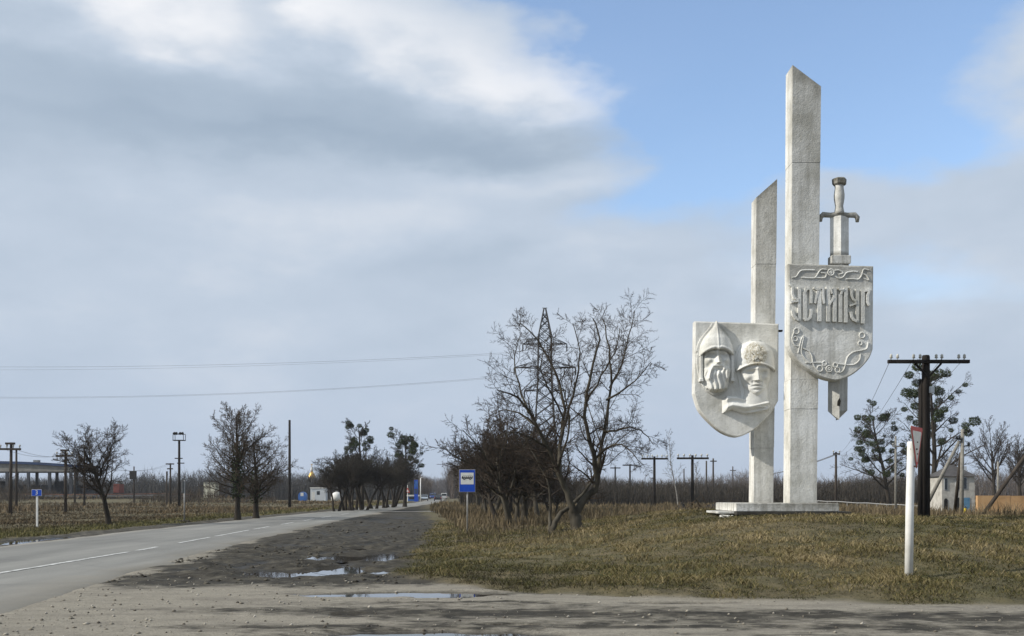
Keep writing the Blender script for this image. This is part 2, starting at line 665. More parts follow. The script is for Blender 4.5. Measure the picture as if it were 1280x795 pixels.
def m_asphalt():
    m, t, p = new_mat('asphalt')
    p.inputs['Roughness'].default_value = 0.8
    p.inputs['Specular IOR Level'].default_value = 0.35
    co = ncoord(t, 'Object')
    lng = ncoord(t, 'Object', (1.0, 0.10, 1.0))
    a = nramp(t, nnoise(t, lng, 0.75, 6, 0.6), [(0.28, (0.10, 0.098, 0.088)), (0.5, (0.168, 0.164, 0.148)), (0.72, (0.235, 0.228, 0.204))])
    b = nramp(t, nnoise(t, co, 0.35, 6, 0.65, 0.5), [(0.52, (0, 0, 0)), (0.70, (1, 1, 1))])
    col = nmix(t, nmath(t, 'MULTIPLY', b, 0.6), a, (0.085, 0.084, 0.08))
    sp = nnoise(t, co, 60.0, 3, 0.7)
    col = nmix(t, nramp(t, sp, [(0.45, (0, 0, 0)), (0.75, (0.5, 0.5, 0.5))]), col, (0.34, 0.33, 0.30))
    # sand carried over the edge by wheels
    at = t.nodes.new('ShaderNodeAttribute')
    at.attribute_name = 'sand'
    sa = nmath(t, 'MULTIPLY', at.outputs['Fac'], nmath(t, 'ADD', nnoise(t, co, 1.6, 6, 0.7), 0.35), clamp=True)
    col = nmix(t, sa, col, (0.24, 0.215, 0.17))
    t.links.new(col, p.inputs['Base Color'])
    nbump(t, p, sp, 0.35, 0.006)
    return m


M['asphalt'] = m_asphalt()


def m_marking():
    m, t, p = new_mat('worn_road_paint')
    p.inputs['Roughness'].default_value = 0.7
    co = ncoord(t, 'Object')
    f = nramp(t, nnoise(t, co, 5.0, 6, 0.75), [(0.38, (0, 0, 0)), (0.56, (1, 1, 1))])
    col = nmix(t, nmath(t, 'MULTIPLY', f, 0.85), (0.66, 0.66, 0.63), (0.24, 0.235, 0.215))
    t.links.new(col, p.inputs['Base Color'])
    return m


M['marking'] = m_marking()


def m_ground():
    m, t, p = new_mat('ground_soil')
    at = t.nodes.new('ShaderNodeAttribute')
    at.attribute_name = 'cover'
    sep = t.nodes.new('ShaderNodeSeparateColor')
    t.links.new(at.outputs['Color'], sep.inputs[0])
    grass, tan, wet = sep.outputs[0], sep.outputs[1], sep.outputs[2]
    co = ncoord(t, 'Object')
    trk = ncoord(t, 'Object', (0.30, 1.0, 1.0))
    fine = nnoise(t, co, 38.0, 5, 0.75)
    mid = nnoise(t, co, 2.2, 7, 0.65)
    trn = nnoise(t, trk, 2.4, 7, 0.65, 0.3)
    # sandy gravel
    gravel = nramp(t, fine, [(0.30, (0.14, 0.124, 0.098)), (0.50, (0.25, 0.226, 0.18)), (0.72, (0.35, 0.32, 0.265))])
    gravel = nmix(t, nmath(t, 'MULTIPLY', nramp(t, trn, [(0.46, (0, 0, 0)), (0.64, (1, 1, 1))]), 0.55), gravel, (0.135, 0.12, 0.098))
    peb = nramp(t, nnoise(t, trk, 26.0, 5, 0.8), [(0.52, (0, 0, 0)), (0.66, (1, 1, 1))])
    gravel = nmix(t, nmath(t, 'MULTIPLY', peb, 0.6), gravel, (0.10, 0.088, 0.068))
    lite = nramp(t, nnoise(t, co, 6.0, 6, 0.75), [(0.55, (0, 0, 0)), (0.72, (1, 1, 1))])
    gravel = nmix(t, nmath(t, 'MULTIPLY', lite, 0.5), gravel, (0.40, 0.37, 0.31))
    # dark churned mud
    mud = nramp(t, mid, [(0.34, (0.016, 0.014, 0.010)), (0.50, (0.040, 0.035, 0.026)), (0.68, (0.090, 0.080, 0.060))])
    mud = nmix(t, nramp(t, fine, [(0.50, (0, 0, 0)), (0.80, (0.35, 0.35, 0.35))]), mud, (0.13, 0.115, 0.088))
    tf = nmath(t, 'ADD', tan, nmath(t, 'MULTIPLY', nmath(t, 'SUBTRACT', mid, 0.5), 0.75))
    tf = nmath(t, 'ADD', tf, nmath(t, 'MULTIPLY', nmath(t, 'SUBTRACT', nnoise(t, trk, 9.0, 6, 0.7), 0.5), 0.75))
    tf = nramp(t, tf, [(0.36, (0, 0, 0)), (0.62, (1, 1, 1))])
    soil = nmix(t, tf, mud, gravel)
    # thatch under the grass: dead straw, moss, earth
    big = nnoise(t, co, 0.30, 6, 0.6)
    th = nramp(t, mid, [(0.28, (0.050, 0.042, 0.024)), (0.46, (0.115, 0.095, 0.05)), (0.60, (0.16, 0.128, 0.068)), (0.76, (0.20, 0.16, 0.09))])
    th = nmix(t, nmath(t, 'MULTIPLY', nramp(t, big, [(0.45, (0, 0, 0)), (0.66, (1, 1, 1))]), 0.55), th, (0.085, 0.088, 0.034))
    th = nmix(t, nramp(t, fine, [(0.35, (0.6, 0.6, 0.6)), (0.6, (0, 0, 0))]), th, (0.040, 0.034, 0.022))
    col = nmix(t, grass, soil, th)
    col = nmix(t, nmath(t, 'MULTIPLY', wet, 0.8), col, (0.022, 0.020, 0.017))
    t.links.new(col, p.inputs['Base Color'])
    r = nmath(t, 'SUBTRACT', 0.95, nmath(t, 'MULTIPLY', wet, 0.35))
    t.links.new(r, p.inputs['Roughness'])
    p.inputs['Specular IOR Level'].default_value = 0.25
    nbump(t, p, nmath(t, 'ADD', fine, nmath(t, 'MULTIPLY', mid, 1.6)), 0.55, 0.03)
    return m


M['ground'] = m_ground()


def m_water():
    m, t, p = new_mat('puddle_water')
    p.inputs['Base Color'].default_value = (0.035, 0.031, 0.025, 1)
    p.inputs['Roughness'].default_value = 0.03
    p.inputs['IOR'].default_value = 1.6
    p.inputs['Specular IOR Level'].default_value = 0.9
    co = ncoord(t, 'Object')
    nbump(t, p, nnoise(t, co, 9.0, 2, 0.5), 0.03, 0.004)
    return m


M['water'] = m_water()


def m_blade(name):
    m, t, p = new_mat(name)
    at = t.nodes.new('ShaderNodeAttribute')
    at.attribute_name = 'tint'
    t.links.new(at.outputs['Color'], p.inputs['Base Color'])
    p.inputs['Roughness'].default_value = 0.85
    p.inputs['Specular IOR Level'].default_value = 0.15
    return m


M['blade'] = m_blade('dry_grass')

# ------------------------------------------------------------------ terrain
EDGE_Y = ((-30.0, 27.0), (-4.5, 24.5), (-2.6, 20.6), (-1.6, 18.7), (-0.27, 17.1), (1.5, 16.1), (3.15, 15.55), (7.4, 14.75), (14.0, 14.2), (60.0, 13.0))
LAYBY_X = ((15.0, 2.0), (18.0, -1.2), (20.0, -2.3), (28.0, -2.8), (40.0, -3.2), (52.0, -3.9), (75.0, -6.2), (95.0, -8.6), (140.0, -12.2), (230.0, -14.8), (600.0, -38.0))
ROAD_L = ((-40.0, -14.6), (12.0, -15.2), (31.0, -15.7), (43.0, -16.4), (68.0, -17.0), (136.0, -17.8), (205.0, -18.6), (400.0, -31.0), (700.0, -49.0), (1100.0, -73.0))
ROAD_C = ((-40.0, -9.0), (12.0, -9.85), (20.5, -10.2), (29.0, -10.5), (48.8, -11.8), (76.0, -13.2), (136.0, -15.3), (205.0, -16.4), (400.0, -28.6), (700.0, -46.6), (1100.0, -70.6))
ROAD_R = ((-40.0, -5.3), (12.0, -6.5), (13.7, -6.85), (25.0, -8.3), (33.0, -8.9), (48.0, -9.9), (76.0, -11.3), (136.0, -13.2), (205.0, -14.2), (400.0, -26.2), (700.0, -44.2), (1100.0, -68.2))
PUDDLES = [  # picture centre x,y then half sizes in metres across and along
    (452, 696.5, 1.25, 1.3, 0.25), (450, 685.5, 0.42, 0.75, 0.0), (434, 712.5, 0.55, 1.1, 0.35), (458, 714, 0.65, 0.7, -0.2),
    (362, 717, 1.25, 0.75, -0.12), (505, 741.5, 1.45, 0.38, 0.06), (560, 744.5, 0.55, 0.24, 0.0), (428, 767, 0.24, 0.17, 0.0),
    (545, 791.5, 1.3, 0.36, 0.05), (8, 677.8, 0.75, 2.6, 0.03), (62, 672.6, 0.5, 2.2, 0.03),
    (845, 752.5, 0.85, 0.14, 0.05), (640, 781, 0.30, 0.07, 0.0)]


def poly_y(tab, v):
    t = np.array(tab)
    return np.interp(v, t[:, 0], t[:, 1])


def puddle_world(p):
    Y = EYE * 1280 / (p[1] - HORIZON)
    return (WX(p[0], Y), Y)


def on_grass(x, y):
    """1 where grass grows, 0 on the dirt, the lay-by and the road"""
    wob = (fbm(x, y, 0.7, 4, 3) - 0.5) * 1.3
    front = sstep(-0.25, 0.35, y - poly_y(EDGE_Y, x) + wob * 0.35)
    side = sstep(-0.4, 0.5, x - poly_y(LAYBY_X, y) + wob)
    right = front * side
    ledge = poly_y(ROAD_L, y) - 1.9 + wob
    left = sstep(-0.35, 0.35, ledge - x) * sstep(8.0, 10.0, y)
    return np.maximum(right, left)


def terrain(x, y):
    x = np.asarray(x, float)
    y = np.asarray(y, float)
    df = y - poly_y(EDGE_Y, x)
    lat = sstep(-1.8, 7.4, x)
    up = sstep(-0.4, 13.0, df)
    back = 1 - sstep(33.0, 60.0, y)
    z = 0.93 * up * lat * back * (1 - 0.24 * sstep(9.3, 12.5, x))
    z = z + 0.10 * sstep(0, 2.0, df) * sstep(-0.3, 1.5, x - poly_y(LAYBY_X, y)) * (1 - sstep(40, 60, y))
    g = on_grass(x, y)
    z = z + g * ((fbm(x, y, 0.45, 4, 5) - 0.5) * 0.22 + (fbm(x, y, 2.2, 3, 8) - 0.5) * 0.09) * sstep(8, 14, y)
    # churned dirt
    near = 1 - sstep(60, 110, y)
    z = z + (1 - g) * near * ((fbm(x * 0.45, y, 1.1, 5, 21) - 0.5) * 0.045 + (fbm(x, y, 5.0, 3, 22) - 0.5) * 0.016)
    lay = (1 - g) * sstep(17.5, 20.5, y) * sstep(0.2, 1.2, x - poly_y(ROAD_R, y)) * near
    z = z + lay * ((fbm(x, y * 0.6, 1.7, 5, 23, 0.6) - 0.50) * 0.22 + (fbm(x, y * 0.7, 5.5, 3, 25) - 0.5) * 0.07 + (np.abs(fbm(x, y * 0.35, 2.6, 3, 24) - 0.5) - 0.12) * -0.14)
    # left field dips away from the road, railway bank beyond
    lf = sstep(1.0, 9.0, poly_y(ROAD_L, y) - 2.0 - x)
    z = z - 0.22 * lf * (1 - sstep(150, 190, y)) + lf * (fbm(x, y, 0.12, 3, 31) - 0.5) * 0.35
    z = z + 1.35 * np.exp(-((y - 205 - 0.05 * (x + 100)) / 7.0) ** 2) * sstep(-48, -64, x)
    for (cx, cy, rx, ry, tilt), (wx, wy) in [(p, puddle_world(p)) for p in PUDDLES]:
        ct, st = math.cos(tilt), math.sin(tilt)
        dx = (x - wx) * ct + (y - wy) * st
        dy = (y - wy) * ct - (x - wx) * st
        q = np.sqrt((dx / rx) ** 2 + (dy / ry) ** 2)
        q = q + (fbm(x * 0.8, y, 2.4, 4, 41) - 0.5) * 0.9
        k = 1 - sstep(0.5, 1.3, q)
        z = z * (1 - 0.85 * k) - 0.095 * k
    # the bed of the paved road lies a little lower than its surface
    r = sstep(-0.1, 0.35, x - poly_y(ROAD_L, y)) * sstep(-0.1, 0.35, poly_y(ROAD_R, y) - x)
    z = z * (1 - r) - 0.07 * r
    return z


def gz(x, y):
    return float(terrain(np.array([x]), np.array([y]))[0])


def axis(a, b, step, lo, hi, grow=1.07):
    v = list(np.arange(a, b + 1e-6, step))
    s = step
    while v[-1] < hi:
        s *= grow
        v.append(v[-1] + s)
    s = step
    pre = [v[0]]
    while pre[-1] > lo:
        s *= grow
        pre.append(pre[-1] - s)
    return np.array(pre[:0:-1] + v)


def build_ground():
    xs = axis(-15.5, 9.0, 0.095, -1500, 1500, 1.08)
    ys = axis(11.2, 31.0, 0.085, -40, 2600, 1.07)
    X, Y = np.meshgrid(xs, ys)
    Z = terrain(X, Y)
    nx, ny = len(xs), len(ys)
    v = np.stack([X.ravel(), Y.ravel(), Z.ravel()], 1)
    i = np.arange((ny - 1) * (nx - 1))
    r, c = i // (nx - 1), i % (nx - 1)
    a = r * nx + c
    f = np.stack([a, a + 1, a + nx + 1, a + nx], 1)
    me = mesh_np('ground', v, f, M['ground'], True)
    x, y, z = v.T
    g = on_grass(x, y)
    g = np.where(y > 700, 1.0, g)
    # pale sandy gravel on the side road, dark mud in the lay-by
    tan = 0.80 - 0.90 * sstep(16.9, 19.9, y - 0.10 * (x + 4) + (fbm(x, y, 0.28, 5, 51, 0.6) - 0.5) * 4.2) * sstep(-0.8, 1.6, x - poly_y(ROAD_R, y) + (fbm(x, y, 0.35, 4, 52, 0.6) - 0.5) * 3.4)
    band = fbm(x * 0.16, y + 0.03 * x + 0.5 * fbm(x, y, 0.35, 3, 54), 1.0, 5, 55)
    tan = tan - 0.28 * sstep(0.50, 0.68, band) * sstep(-6.0, -1.5, x)
    # darker wheel tracks of the side road, curving into the main road
    for (y0, amp, wid) in ((13.9, 0.30, 0.45), (12.35, 0.24, 0.32), (15.3, 0.20, 0.16)):
        yc = y0 + 0.010 * (x - 1.0) ** 2 * np.where(x < 1, 0.9, -0.2) * 0.6
        tan = tan - amp * np.exp(-((y - yc) / wid) ** 2) * sstep(-7.0, -3.0, x) * (0.1 + 1.5 * fbm(x * 0.5, y, 0.7, 4, 57)) * 0.9
    tan = tan - 0.30 * sstep(0.0, 6.0, x) * (1 - sstep(12.9, 13.8, y))
    tan = tan + 0.25 * np.exp(-((y - poly_y(EDGE_Y, x) + 0.7) / 0.35) ** 2) * sstep(-1, 2, x)
    tan = np.where(x < poly_y(ROAD_L, y), 0.35, tan)
    wet = sstep(-0.008, -0.04, z) * (1 - g)
    wet = wet * sstep(-0.3, 0.4, np.abs(x - poly_y(ROAD_C, y)) - 3.0)
    add_color(me, 'cover', np.stack([g, np.clip(tan, 0, 1), np.clip(wet, 0, 1)], 1))
    o = link('ground', me)
    tag(o, 'sandy gravel junction, muddy lay-by and dead grass verge', 'ground', kind='structure')


build_ground()


def build_road():
    ys = np.concatenate([np.arange(-40, 10, 2.0), np.arange(10, 60, 0.2), np.arange(60, 240, 1.5), np.arange(240, 1101, 15.0)])
    n = 14
    L = poly_y(ROAD_L, ys) + (fbm(ys * 0, ys, 0.5, 4, 61) - 0.5) * 0.5
    Rr = poly_y(ROAD_R, ys) + (fbm(ys * 0 + 9, ys, 0.7, 5, 62) - 0.5) * 1.1 * (1 - sstep(60, 120, ys))
    ts = np.linspace(0, 1, n)
    v, sand = [], []
    for k, yy in enumerate(ys):
        for t in ts:
            xx = L[k] + (Rr[k] - L[k]) * t
            crown = 0.03 * (1 - (2 * t - 1) ** 2)
            v.append((xx, yy, 0.004 + crown))
            sand.append(max(1 - (1 - t) * (Rr[k] - L[k]) / (1.4 if yy < 20 else 0.7), 0) * 0.9 + max(1 - t * (Rr[k] - L[k]) / 0.8, 0) * 0.5)
    m = len(ys)
    base = m * n
    for k, yy in enumerate(ys):
        v.append((L[k] - 0.12, yy, -0.10))
        v.append((Rr[k] + 0.18, yy, -0.10))
        sand += [0.6, 1.0]
    f = []
    for k in range(m - 1):
        for c in range(n - 1):
            a = k * n + c
            f.append((a, a + 1, a + n + 1, a + n))
        f.append((base + 2 * k, k * n, (k + 1) * n, base + 2 * (k + 1)))
        f.append((k * n + n - 1, base + 2 * k + 1, base + 2 * (k + 1) + 1, (k + 1) * n + n - 1))
    me = mesh_from('road', v, f, M['asphalt'], True)
    s = np.array(sand)[:, None]
    add_color(me, 'sand', np.repeat(np.clip(s, 0, 1), 3, 1))
    road = tag(link('road', me), 'two-lane grey asphalt road with worn centre line', 'road', kind='structure')
    # centre line: each painted stroke on its own
    segs = [(4.0, 27.9), (28.6, 30.6), (33.0, 37.5), (38.4, 45.0), (46.0, 50.0), (53.5, 57.5), (61, 65.5), (69, 74)]
    y0 = 80.0
    while y0 < 240:
        segs.append((y0, y0 + 5.0))
        y0 += 12.0
    for a, b in segs:
        k = max(2, int((b - a) / 0.35))
        yy = np.linspace(a, b, k)
        cx = poly_y(ROAD_C, yy)
        l, r = poly_y(ROAD_L, yy), poly_y(ROAD_R, yy)
        vv, ff = [], []
        for i in range(k):
            wob = (random.random() - 0.5) * 0.03
            for s_ in (-1, 1):
                xx = cx[i] + s_ * (0.065 + random.random() * 0.012) + wob
                t = (xx - l[i]) / (r[i] - l[i])
                vv.append((xx, yy[i], 0.012 + 0.03 * (1 - (2 * t - 1) ** 2)))
            if i:
                ff.append((2 * i - 2, 2 * i - 1, 2 * i + 1, 2 * i))
        link('lane_marking', mesh_from('lane_marking', vv, ff, M['marking']), road)


build_road()


def build_water():
    for ip, (px, py, rx, ry, tilt) in enumerate(PUDDLES):
        Y = EYE * 1280 / (py - HORIZON)
        X = WX(px, Y)
        ct, st = math.cos(tilt), math.sin(tilt)
        pts = [(0, 0, 0)]
        for k in range(28):
            a = 2 * math.pi * k / 28
            u, w = rx * 1.35 * math.cos(a), ry * 1.35 * math.sin(a)
            pts.append((u * ct - w * st, u * st + w * ct, 0))
        f = [(0, k + 1, (k + 1) % 28 + 1) for k in range(28)]
        o = link('puddle', mesh_from('puddle', pts, f, M['water']), None, (X, Y, -0.021 - 0.0015 * ip))
        tag(o, 'shallow rainwater puddle in the rutted dirt', 'puddle', 'puddles in the lay-by and ruts', kind='structure')


build_water()


def build_path():
    v, f = [], []
    for i in range(20):
        x = -13.4 + i * 0.5
        w = 0.9 + 0.15 * random.random()
        y = 92 + 0.1 * i
        for s_ in (-1, 1):
            v.append((x, y + s_ * w, max(gz(x, y + s_ * w), -0.02) + 0.05))
        if i:
            f.append((2 * i - 2, 2 * i, 2 * i + 1, 2 * i - 1))
    tag(link('path', mesh_from('path', v, f, M['concrete_old'])), 'pale driveway crossing the verge behind the bus stop sign', 'path', kind='structure')


build_path()

# ------------------------------------------------------------------ monument
S_MON = 30.0


def mpt(px, py, Y):
    return ((px - 640) / 1280 * Y, WZ(py, Y))


def wear_attr(o, fn):
    me = o.data
    co = np.empty(len(me.vertices) * 3, np.float32)
    me.vertices.foreach_get('co', co)
    co = co.reshape(-1, 3)
    w = np.clip(fn(co[:, 0], co[:, 1], co[:, 2]), 0, 1)
    add_color(me, 'wear_and_light', np.repeat(w[:, None], 3, 1))


def grid_prism(poly_l, poly_r, zs, y0, y1, nx=5):
    """a tapering slab: left and right x as functions of z, subdivided upwards"""
    mb = MB()
    rows = len(zs)
    ring = []
    for i, z in enumerate(zs):
        xl, xr = poly_l(z), poly_r(z)
        r = [(xl + (xr - xl) * k / nx, y0, z) for k in range(nx + 1)] + [(xr + (xl - xr) * k / nx, y1, z) for k in range(nx + 1)]
        ring.append(len(mb.v))
        mb.v += r
    m = 2 * (nx + 1)
    for i in range(rows - 1):
        for k in range(m):
            k2 = (k + 1) % m
            mb.f.append((ring[i] + k, ring[i] + k2, ring[i + 1] + k2, ring[i + 1] + k))
    mb.f.append(tuple(ring[0] + k for k in reversed(range(m))))
    mb.f.append(tuple(ring[-1] + k for k in range(m)))
    return mb


def build_monument():
    root_loc = Vector((WX(985, 30.0), 30.0, 1.0))
    root = empty('monument', root_loc, 'tall white concrete town-entry monument with two pillars, shields and a sword on a grassy mound', 'monument')
    off = -root_loc

    def place(o):
        o.location = off if o.parent == root else (0, 0, 0)
        return o

    def fin(mb, name, mat, parent=root, bevel=0.0, wear_and_light=None, smooth=False):
        o = mb.build(name, mat, parent, None, smooth, bevel)
        place(o)
        if wear_and_light:
            wear_attr(o, wear_and_light)
        return o

    # --- foundation
    Yf, Yb = 28.65, 31.5
    zt, zb = WZ(629, Yf), WZ(639.3, Yf)
    xl, xr = WX(920, Yf), WX(1049, Yf)
    mb = MB()
    n = 14
    for k in range(n):   # slightly uneven upper edge
        x0 = xl + (xr - xl) * k / n
        x1 = xl + (xr - xl) * (k + 1) / n
        mb.box(x0, x1 - 0.0, Yf, Yb, zb, zt - 0.012 * random.random())
    ped = MB().box(xl, xr, Yf, Yb, zb, zt)
    fin(ped, 'pedestal', M['stone_grey'], root, 0.015, lambda x, y, z: 0.45 * (z > zt - 0.05) + 0.55 * (x > xl + 0.1))  # moss, with shade painted on all but the sunlit left end
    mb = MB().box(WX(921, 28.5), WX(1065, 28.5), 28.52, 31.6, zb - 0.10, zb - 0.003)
    fin(mb, 'foundation_slab', M['slab_shade'], root, 0.012)  # slab coloured as the dark shadow strip below the pedestal
    # flat plate and rough block under the left end
    mb = MB().box(WX(898, 28.8), WX(919.5, 28.8), 28.85, 30.6, zb - 0.065, zb - 0.004)
    fin(mb, 'ledge', M['stone_grey'], root, 0.01, lambda x, y, z: 0.3 + 0 * x)
    mb = MB()
    mb.lathe([(0.20, -0.42), (0.30, -0.25), (0.27, -0.05), (0.18, 0.06)], 9, (WX(909, 28.6), 28.7, zb - 0.17))
    for i, q in enumerate(mb.v):
        mb.v[i] = (q[0] + 0.06 * (random.random() - 0.5), q[1] + 0.06 * (random.random() - 0.5), q[2] + 0.04 * (random.random() - 0.5))
    fin(mb, 'support_stone', M['stone_grey'], root, 0.0, lambda x, y, z: 0.25 + 0 * x)
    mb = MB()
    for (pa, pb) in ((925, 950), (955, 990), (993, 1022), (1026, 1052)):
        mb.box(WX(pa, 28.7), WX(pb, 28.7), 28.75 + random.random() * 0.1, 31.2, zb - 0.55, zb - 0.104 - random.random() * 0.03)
    fin(mb, 'footing', M['slab_shade'], root, 0.02)  # same painted shade, for the dark void under the slab

    # --- pillars: core with separate blocks
    def pillar(px_bl, px_br, px_tl, px_tr, py_l, py_r, joints, Y0, depth, name):
        ztl, ztr = WZ(py_l, Y0), WZ(py_r, Y0)
        zbot = zt - 0.01

        def fl(z):
            t = (z - zbot) / (max(ztl, ztr) - zbot)
            return WX(px_bl + (px_tl - px_bl) * t, Y0)

        def fr(z):
            t = (z - zbot) / (max(ztl, ztr) - zbot)
            return WX(px_br + (px_tr - px_br) * t, Y0)
        zlow = min(ztl, ztr)
        core = grid_prism(lambda z: fl(z) + 0.02, lambda z: fr(z) - 0.02, np.linspace(zbot, zlow - 0.1, 8), Y0 + 0.02, Y0 + depth - 0.02, 2)
        p = fin(core, name, M['stone_grey'], root, 0.0, lambda x, y, z: 0.4 + 0 * x)
        zj = [zbot] + [WZ(j, Y0) for j in joints]
        for i, za in enumerate(zj):
            last = i == len(zj) - 1
            ze = (zlow if last else zj[i + 1] - 0.005)
            zs = np.linspace(za + (0.0 if i == 0 else 0.003), ze, max(4, int((ze - za) / 0.35)))
            dx = 0.006 * (i % 2)
            mb = grid_prism(lambda z: fl(z) - dx, lambda z: fr(z) + dx, zs, Y0 - dx, Y0 + depth + dx, 6)
            if last:     # slanted tip
                top = mb.v
                b = len(top)
                nx = 6
                m = 2 * (nx + 1)
                base = b - m
                mb.f.pop()
                for k in range(m):
                    x, y, z = top[base + k]
                    t = (x - fl(zlow)) / (fr(zlow) - fl(zlow))
                    zz = ztl + (ztr - ztl) * t
                    top.append((x + (fl(zz) - fl(zlow)), y, zz + 0.002))
                for k in range(m):
                    k2 = (k + 1) % m
                    mb.f.append((base + k, base + k2, b + k2, b + k))
                mb.f.append(tuple(b + k for k in range(m)))
            ztop = max(ztl, ztr)

            def wear_and_light(x, y, z):
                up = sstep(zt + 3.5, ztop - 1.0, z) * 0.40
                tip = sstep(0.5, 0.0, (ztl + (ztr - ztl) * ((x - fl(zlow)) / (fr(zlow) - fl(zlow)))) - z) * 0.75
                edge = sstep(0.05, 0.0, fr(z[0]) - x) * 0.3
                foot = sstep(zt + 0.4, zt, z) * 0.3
                lit = (y > Y0 + 0.05) & (x < (fl(z.mean()) + fr(z.mean())) / 2)  # sunlit left side: light painted in by leaving the mould off
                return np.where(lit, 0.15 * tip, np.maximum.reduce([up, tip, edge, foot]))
            fin(mb, 'pillar_block', M['stone'], p, 0.0, wear_and_light)
        return p

    Yp = 29.5
    pillar(987.5, 1021.0, 991.0, 1026.3, 81.5, 108, (511, 474, 203), Yp, 0.72, 'tall_pillar')
    pillar(942.0, 966.5, 946.0, 971.2, 246.5, 224, (560, 452, 330), 30.8, 0.62, 'short_pillar')

    # --- shields
    def shield(pts, Y0, thick, name, mat, wear_and_light):
        poly = [mpt(a, b, Y0) for a, b in pts]
        mb = MB()
        # front face with a narrow chamfered rim
        cx = sum(p[0] for p in poly) / len(poly)
        cz = sum(p[1] for p in poly) / len(poly)
        n = len(poly)
        inner = [(cx + (x - cx) * 0.972, cz + (z - cz) * 0.978) for x, z in poly]
        mb.v += [(x, Y0 + 0.03, z) for x, z in poly] + [(x, Y0, z) for x, z in inner] + [(x, Y0 + thick, z) for x, z in poly]
        for k in range(n):
            k2 = (k + 1) % n
            mb.f.append((k, k2, n + k2, n + k))
            mb.f.append((2 * n + k, 2 * n + k2, k2, k))
        mb.f.append(tuple(2 * n + k for k in reversed(range(n))))
        # subdivided front: concentric rings so that weathering can vary
        rings = [inner]
        for s_ in (0.85, 0.6, 0.3):
            b = len(mb.v)
            ring = [(cx + (x - cx) * s_, cz + (z - cz) * s_) for x, z in inner]
            mb.v += [(x, Y0, z) for x, z in ring]
            pb = n if len(rings) == 1 else prev
            for k in range(n):
                k2 = (k + 1) % n
                mb.f.append((pb + k, pb + k2, b + k2, b + k))
            prev = b
            rings.append(ring)
        mb.f.append(tuple(prev + k for k in range(n)))
        return fin(mb, name, mat, root, 0.0, wear_and_light)

    def dense(pts, closed=True, step=6.0):
        out = []
        m = len(pts)
        for i in range(m if closed else m - 1):
            a, b = pts[i], pts[(i + 1) % m]
            d = math.hypot(b[0] - a[0], b[1] - a[1])
            k = max(1, int(d / step))
            out += [(a[0] + (b[0] - a[0]) * j / k, a[1] + (b[1] - a[1]) * j / k) for j in range(k)]
        if not closed:
            out.append(pts[-1])
        return out

    def smooth_curve(pts, sub=5):
        out = []
        m = len(pts)
        for i in range(m - 1):
            p0 = pts[max(i - 1, 0)]
            p1, p2 = pts[i], pts[i + 1]
            p3 = pts[min(i + 2, m - 1)]
            for j in range(sub):
                t = j / sub
                q = []
                for d in range(2):
                    q.append(0.5 * (2 * p1[d] + (p2[d] - p0[d]) * t + (2 * p0[d] - 5 * p1[d] + 4 * p2[d] - p3[d]) * t * t
                                    + (3 * p1[d] - p0[d] - 3 * p2[d] + p3[d]) * t ** 3))
                out.append(tuple(q))
        out.append(pts[-1])
        return out

    Ys2 = 29.1
    curve = smooth_curve([(985.5, 432), (990, 442.5), (1004, 456.5), (1025, 470.5), (1045, 475.5), (1061, 470.8), (1075, 461), (1086.5, 448), (1091.3, 436)])
    pts = [(985.5, 329.5)] + curve + [(1092, 332.5)]
    pts = dense(pts[:1] + pts[1:], True, 7)
    ztop2 = WZ(331, Ys2)

    def wear2(x, y, z):
        return np.maximum(sstep(ztop2 - 0.95, ztop2 - 0.1, z) * 0.62, 0.25 * sstep(ztop2 - 1.9, ztop2 - 2.4, z) * sstep(WX(1005, Ys2), WX(1020, Ys2), x) * sstep(WX(1050, Ys2), WX(1035, Ys2), x)) * (y < Ys2 + 0.1)
    sh2 = shield(pts, Ys2, 0.36, 'name_shield', M['stone'], wear2)
    tag(sh2, 'shield lettered in Slavic script with knotwork ornament', None)

    Ys1 = 30.44
    curve = smooth_curve([(867.3, 492), (874, 512), (888, 528.5), (903, 540.5), (919, 546.2), (931, 543.5), (946, 534.5), (962.5, 518), (973, 500.5)])
    pts = dense([(868.5, 401.3)] + curve + [(973.5, 404.6)], True, 7)
    sh1 = shield(pts, Ys1, 0.36, 'portrait_shield', M['stone_clean'], lambda x, y, z: 0.25 * sstep(WZ(412, Ys1), WZ(402, Ys1), z))
    tag(sh1, 'shield with the carved heads of two helmeted warriors', None)

    # --- letters (each its own raised piece)
    k_ = 116 / 1085

    def L(p):
        return (980 + p[0] * k_, 325 + p[1] * k_)

    def stroke(mb, pts, wid, proud):
        pts = [mpt(*L(p), Ys2) for p in pts]
        w = wid * k_ / 1280 * Ys2 / 2
        left, right = [], []
        m = len(pts)
        for i, p in enumerate(pts):
            a, b = pts[max(i - 1, 0)], pts[min(i + 1, m - 1)]
            dx, dz = b[0] - a[0], b[1] - a[1]
            d = math.hypot(dx, dz)
            nx_, nz_ = -dz / d, dx / d
            left.append((p[0] + nx_ * w, p[1] + nz_ * w))
            right.append((p[0] - nx_ * w, p[1] - nz_ * w))
        y0, y1 = Ys2 - proud, Ys2 + 0.01
        for i in range(m - 1):
            b = len(mb.v)
            q = [left[i], right[i], right[i + 1], left[i + 1]]
            c = [(sum(t[0] for t in q) / 4), (sum(t[1] for t in q) / 4)]
            for yy, s_ in ((y0 - 0.0015 * i, 1.0), (y1, 1.0)):
                for (u, z) in q:
                    mb.v.append((u, yy, z))
            mb.f += [(b, b + 1, b + 2, b + 3), (b + 7, b + 6, b + 5, b + 4), (b, b + 4, b + 5, b + 1),
                     (b + 1, b + 5, b + 6, b + 2), (b + 2, b + 6, b + 7, b + 3), (b + 3, b + 7, b + 4, b)]

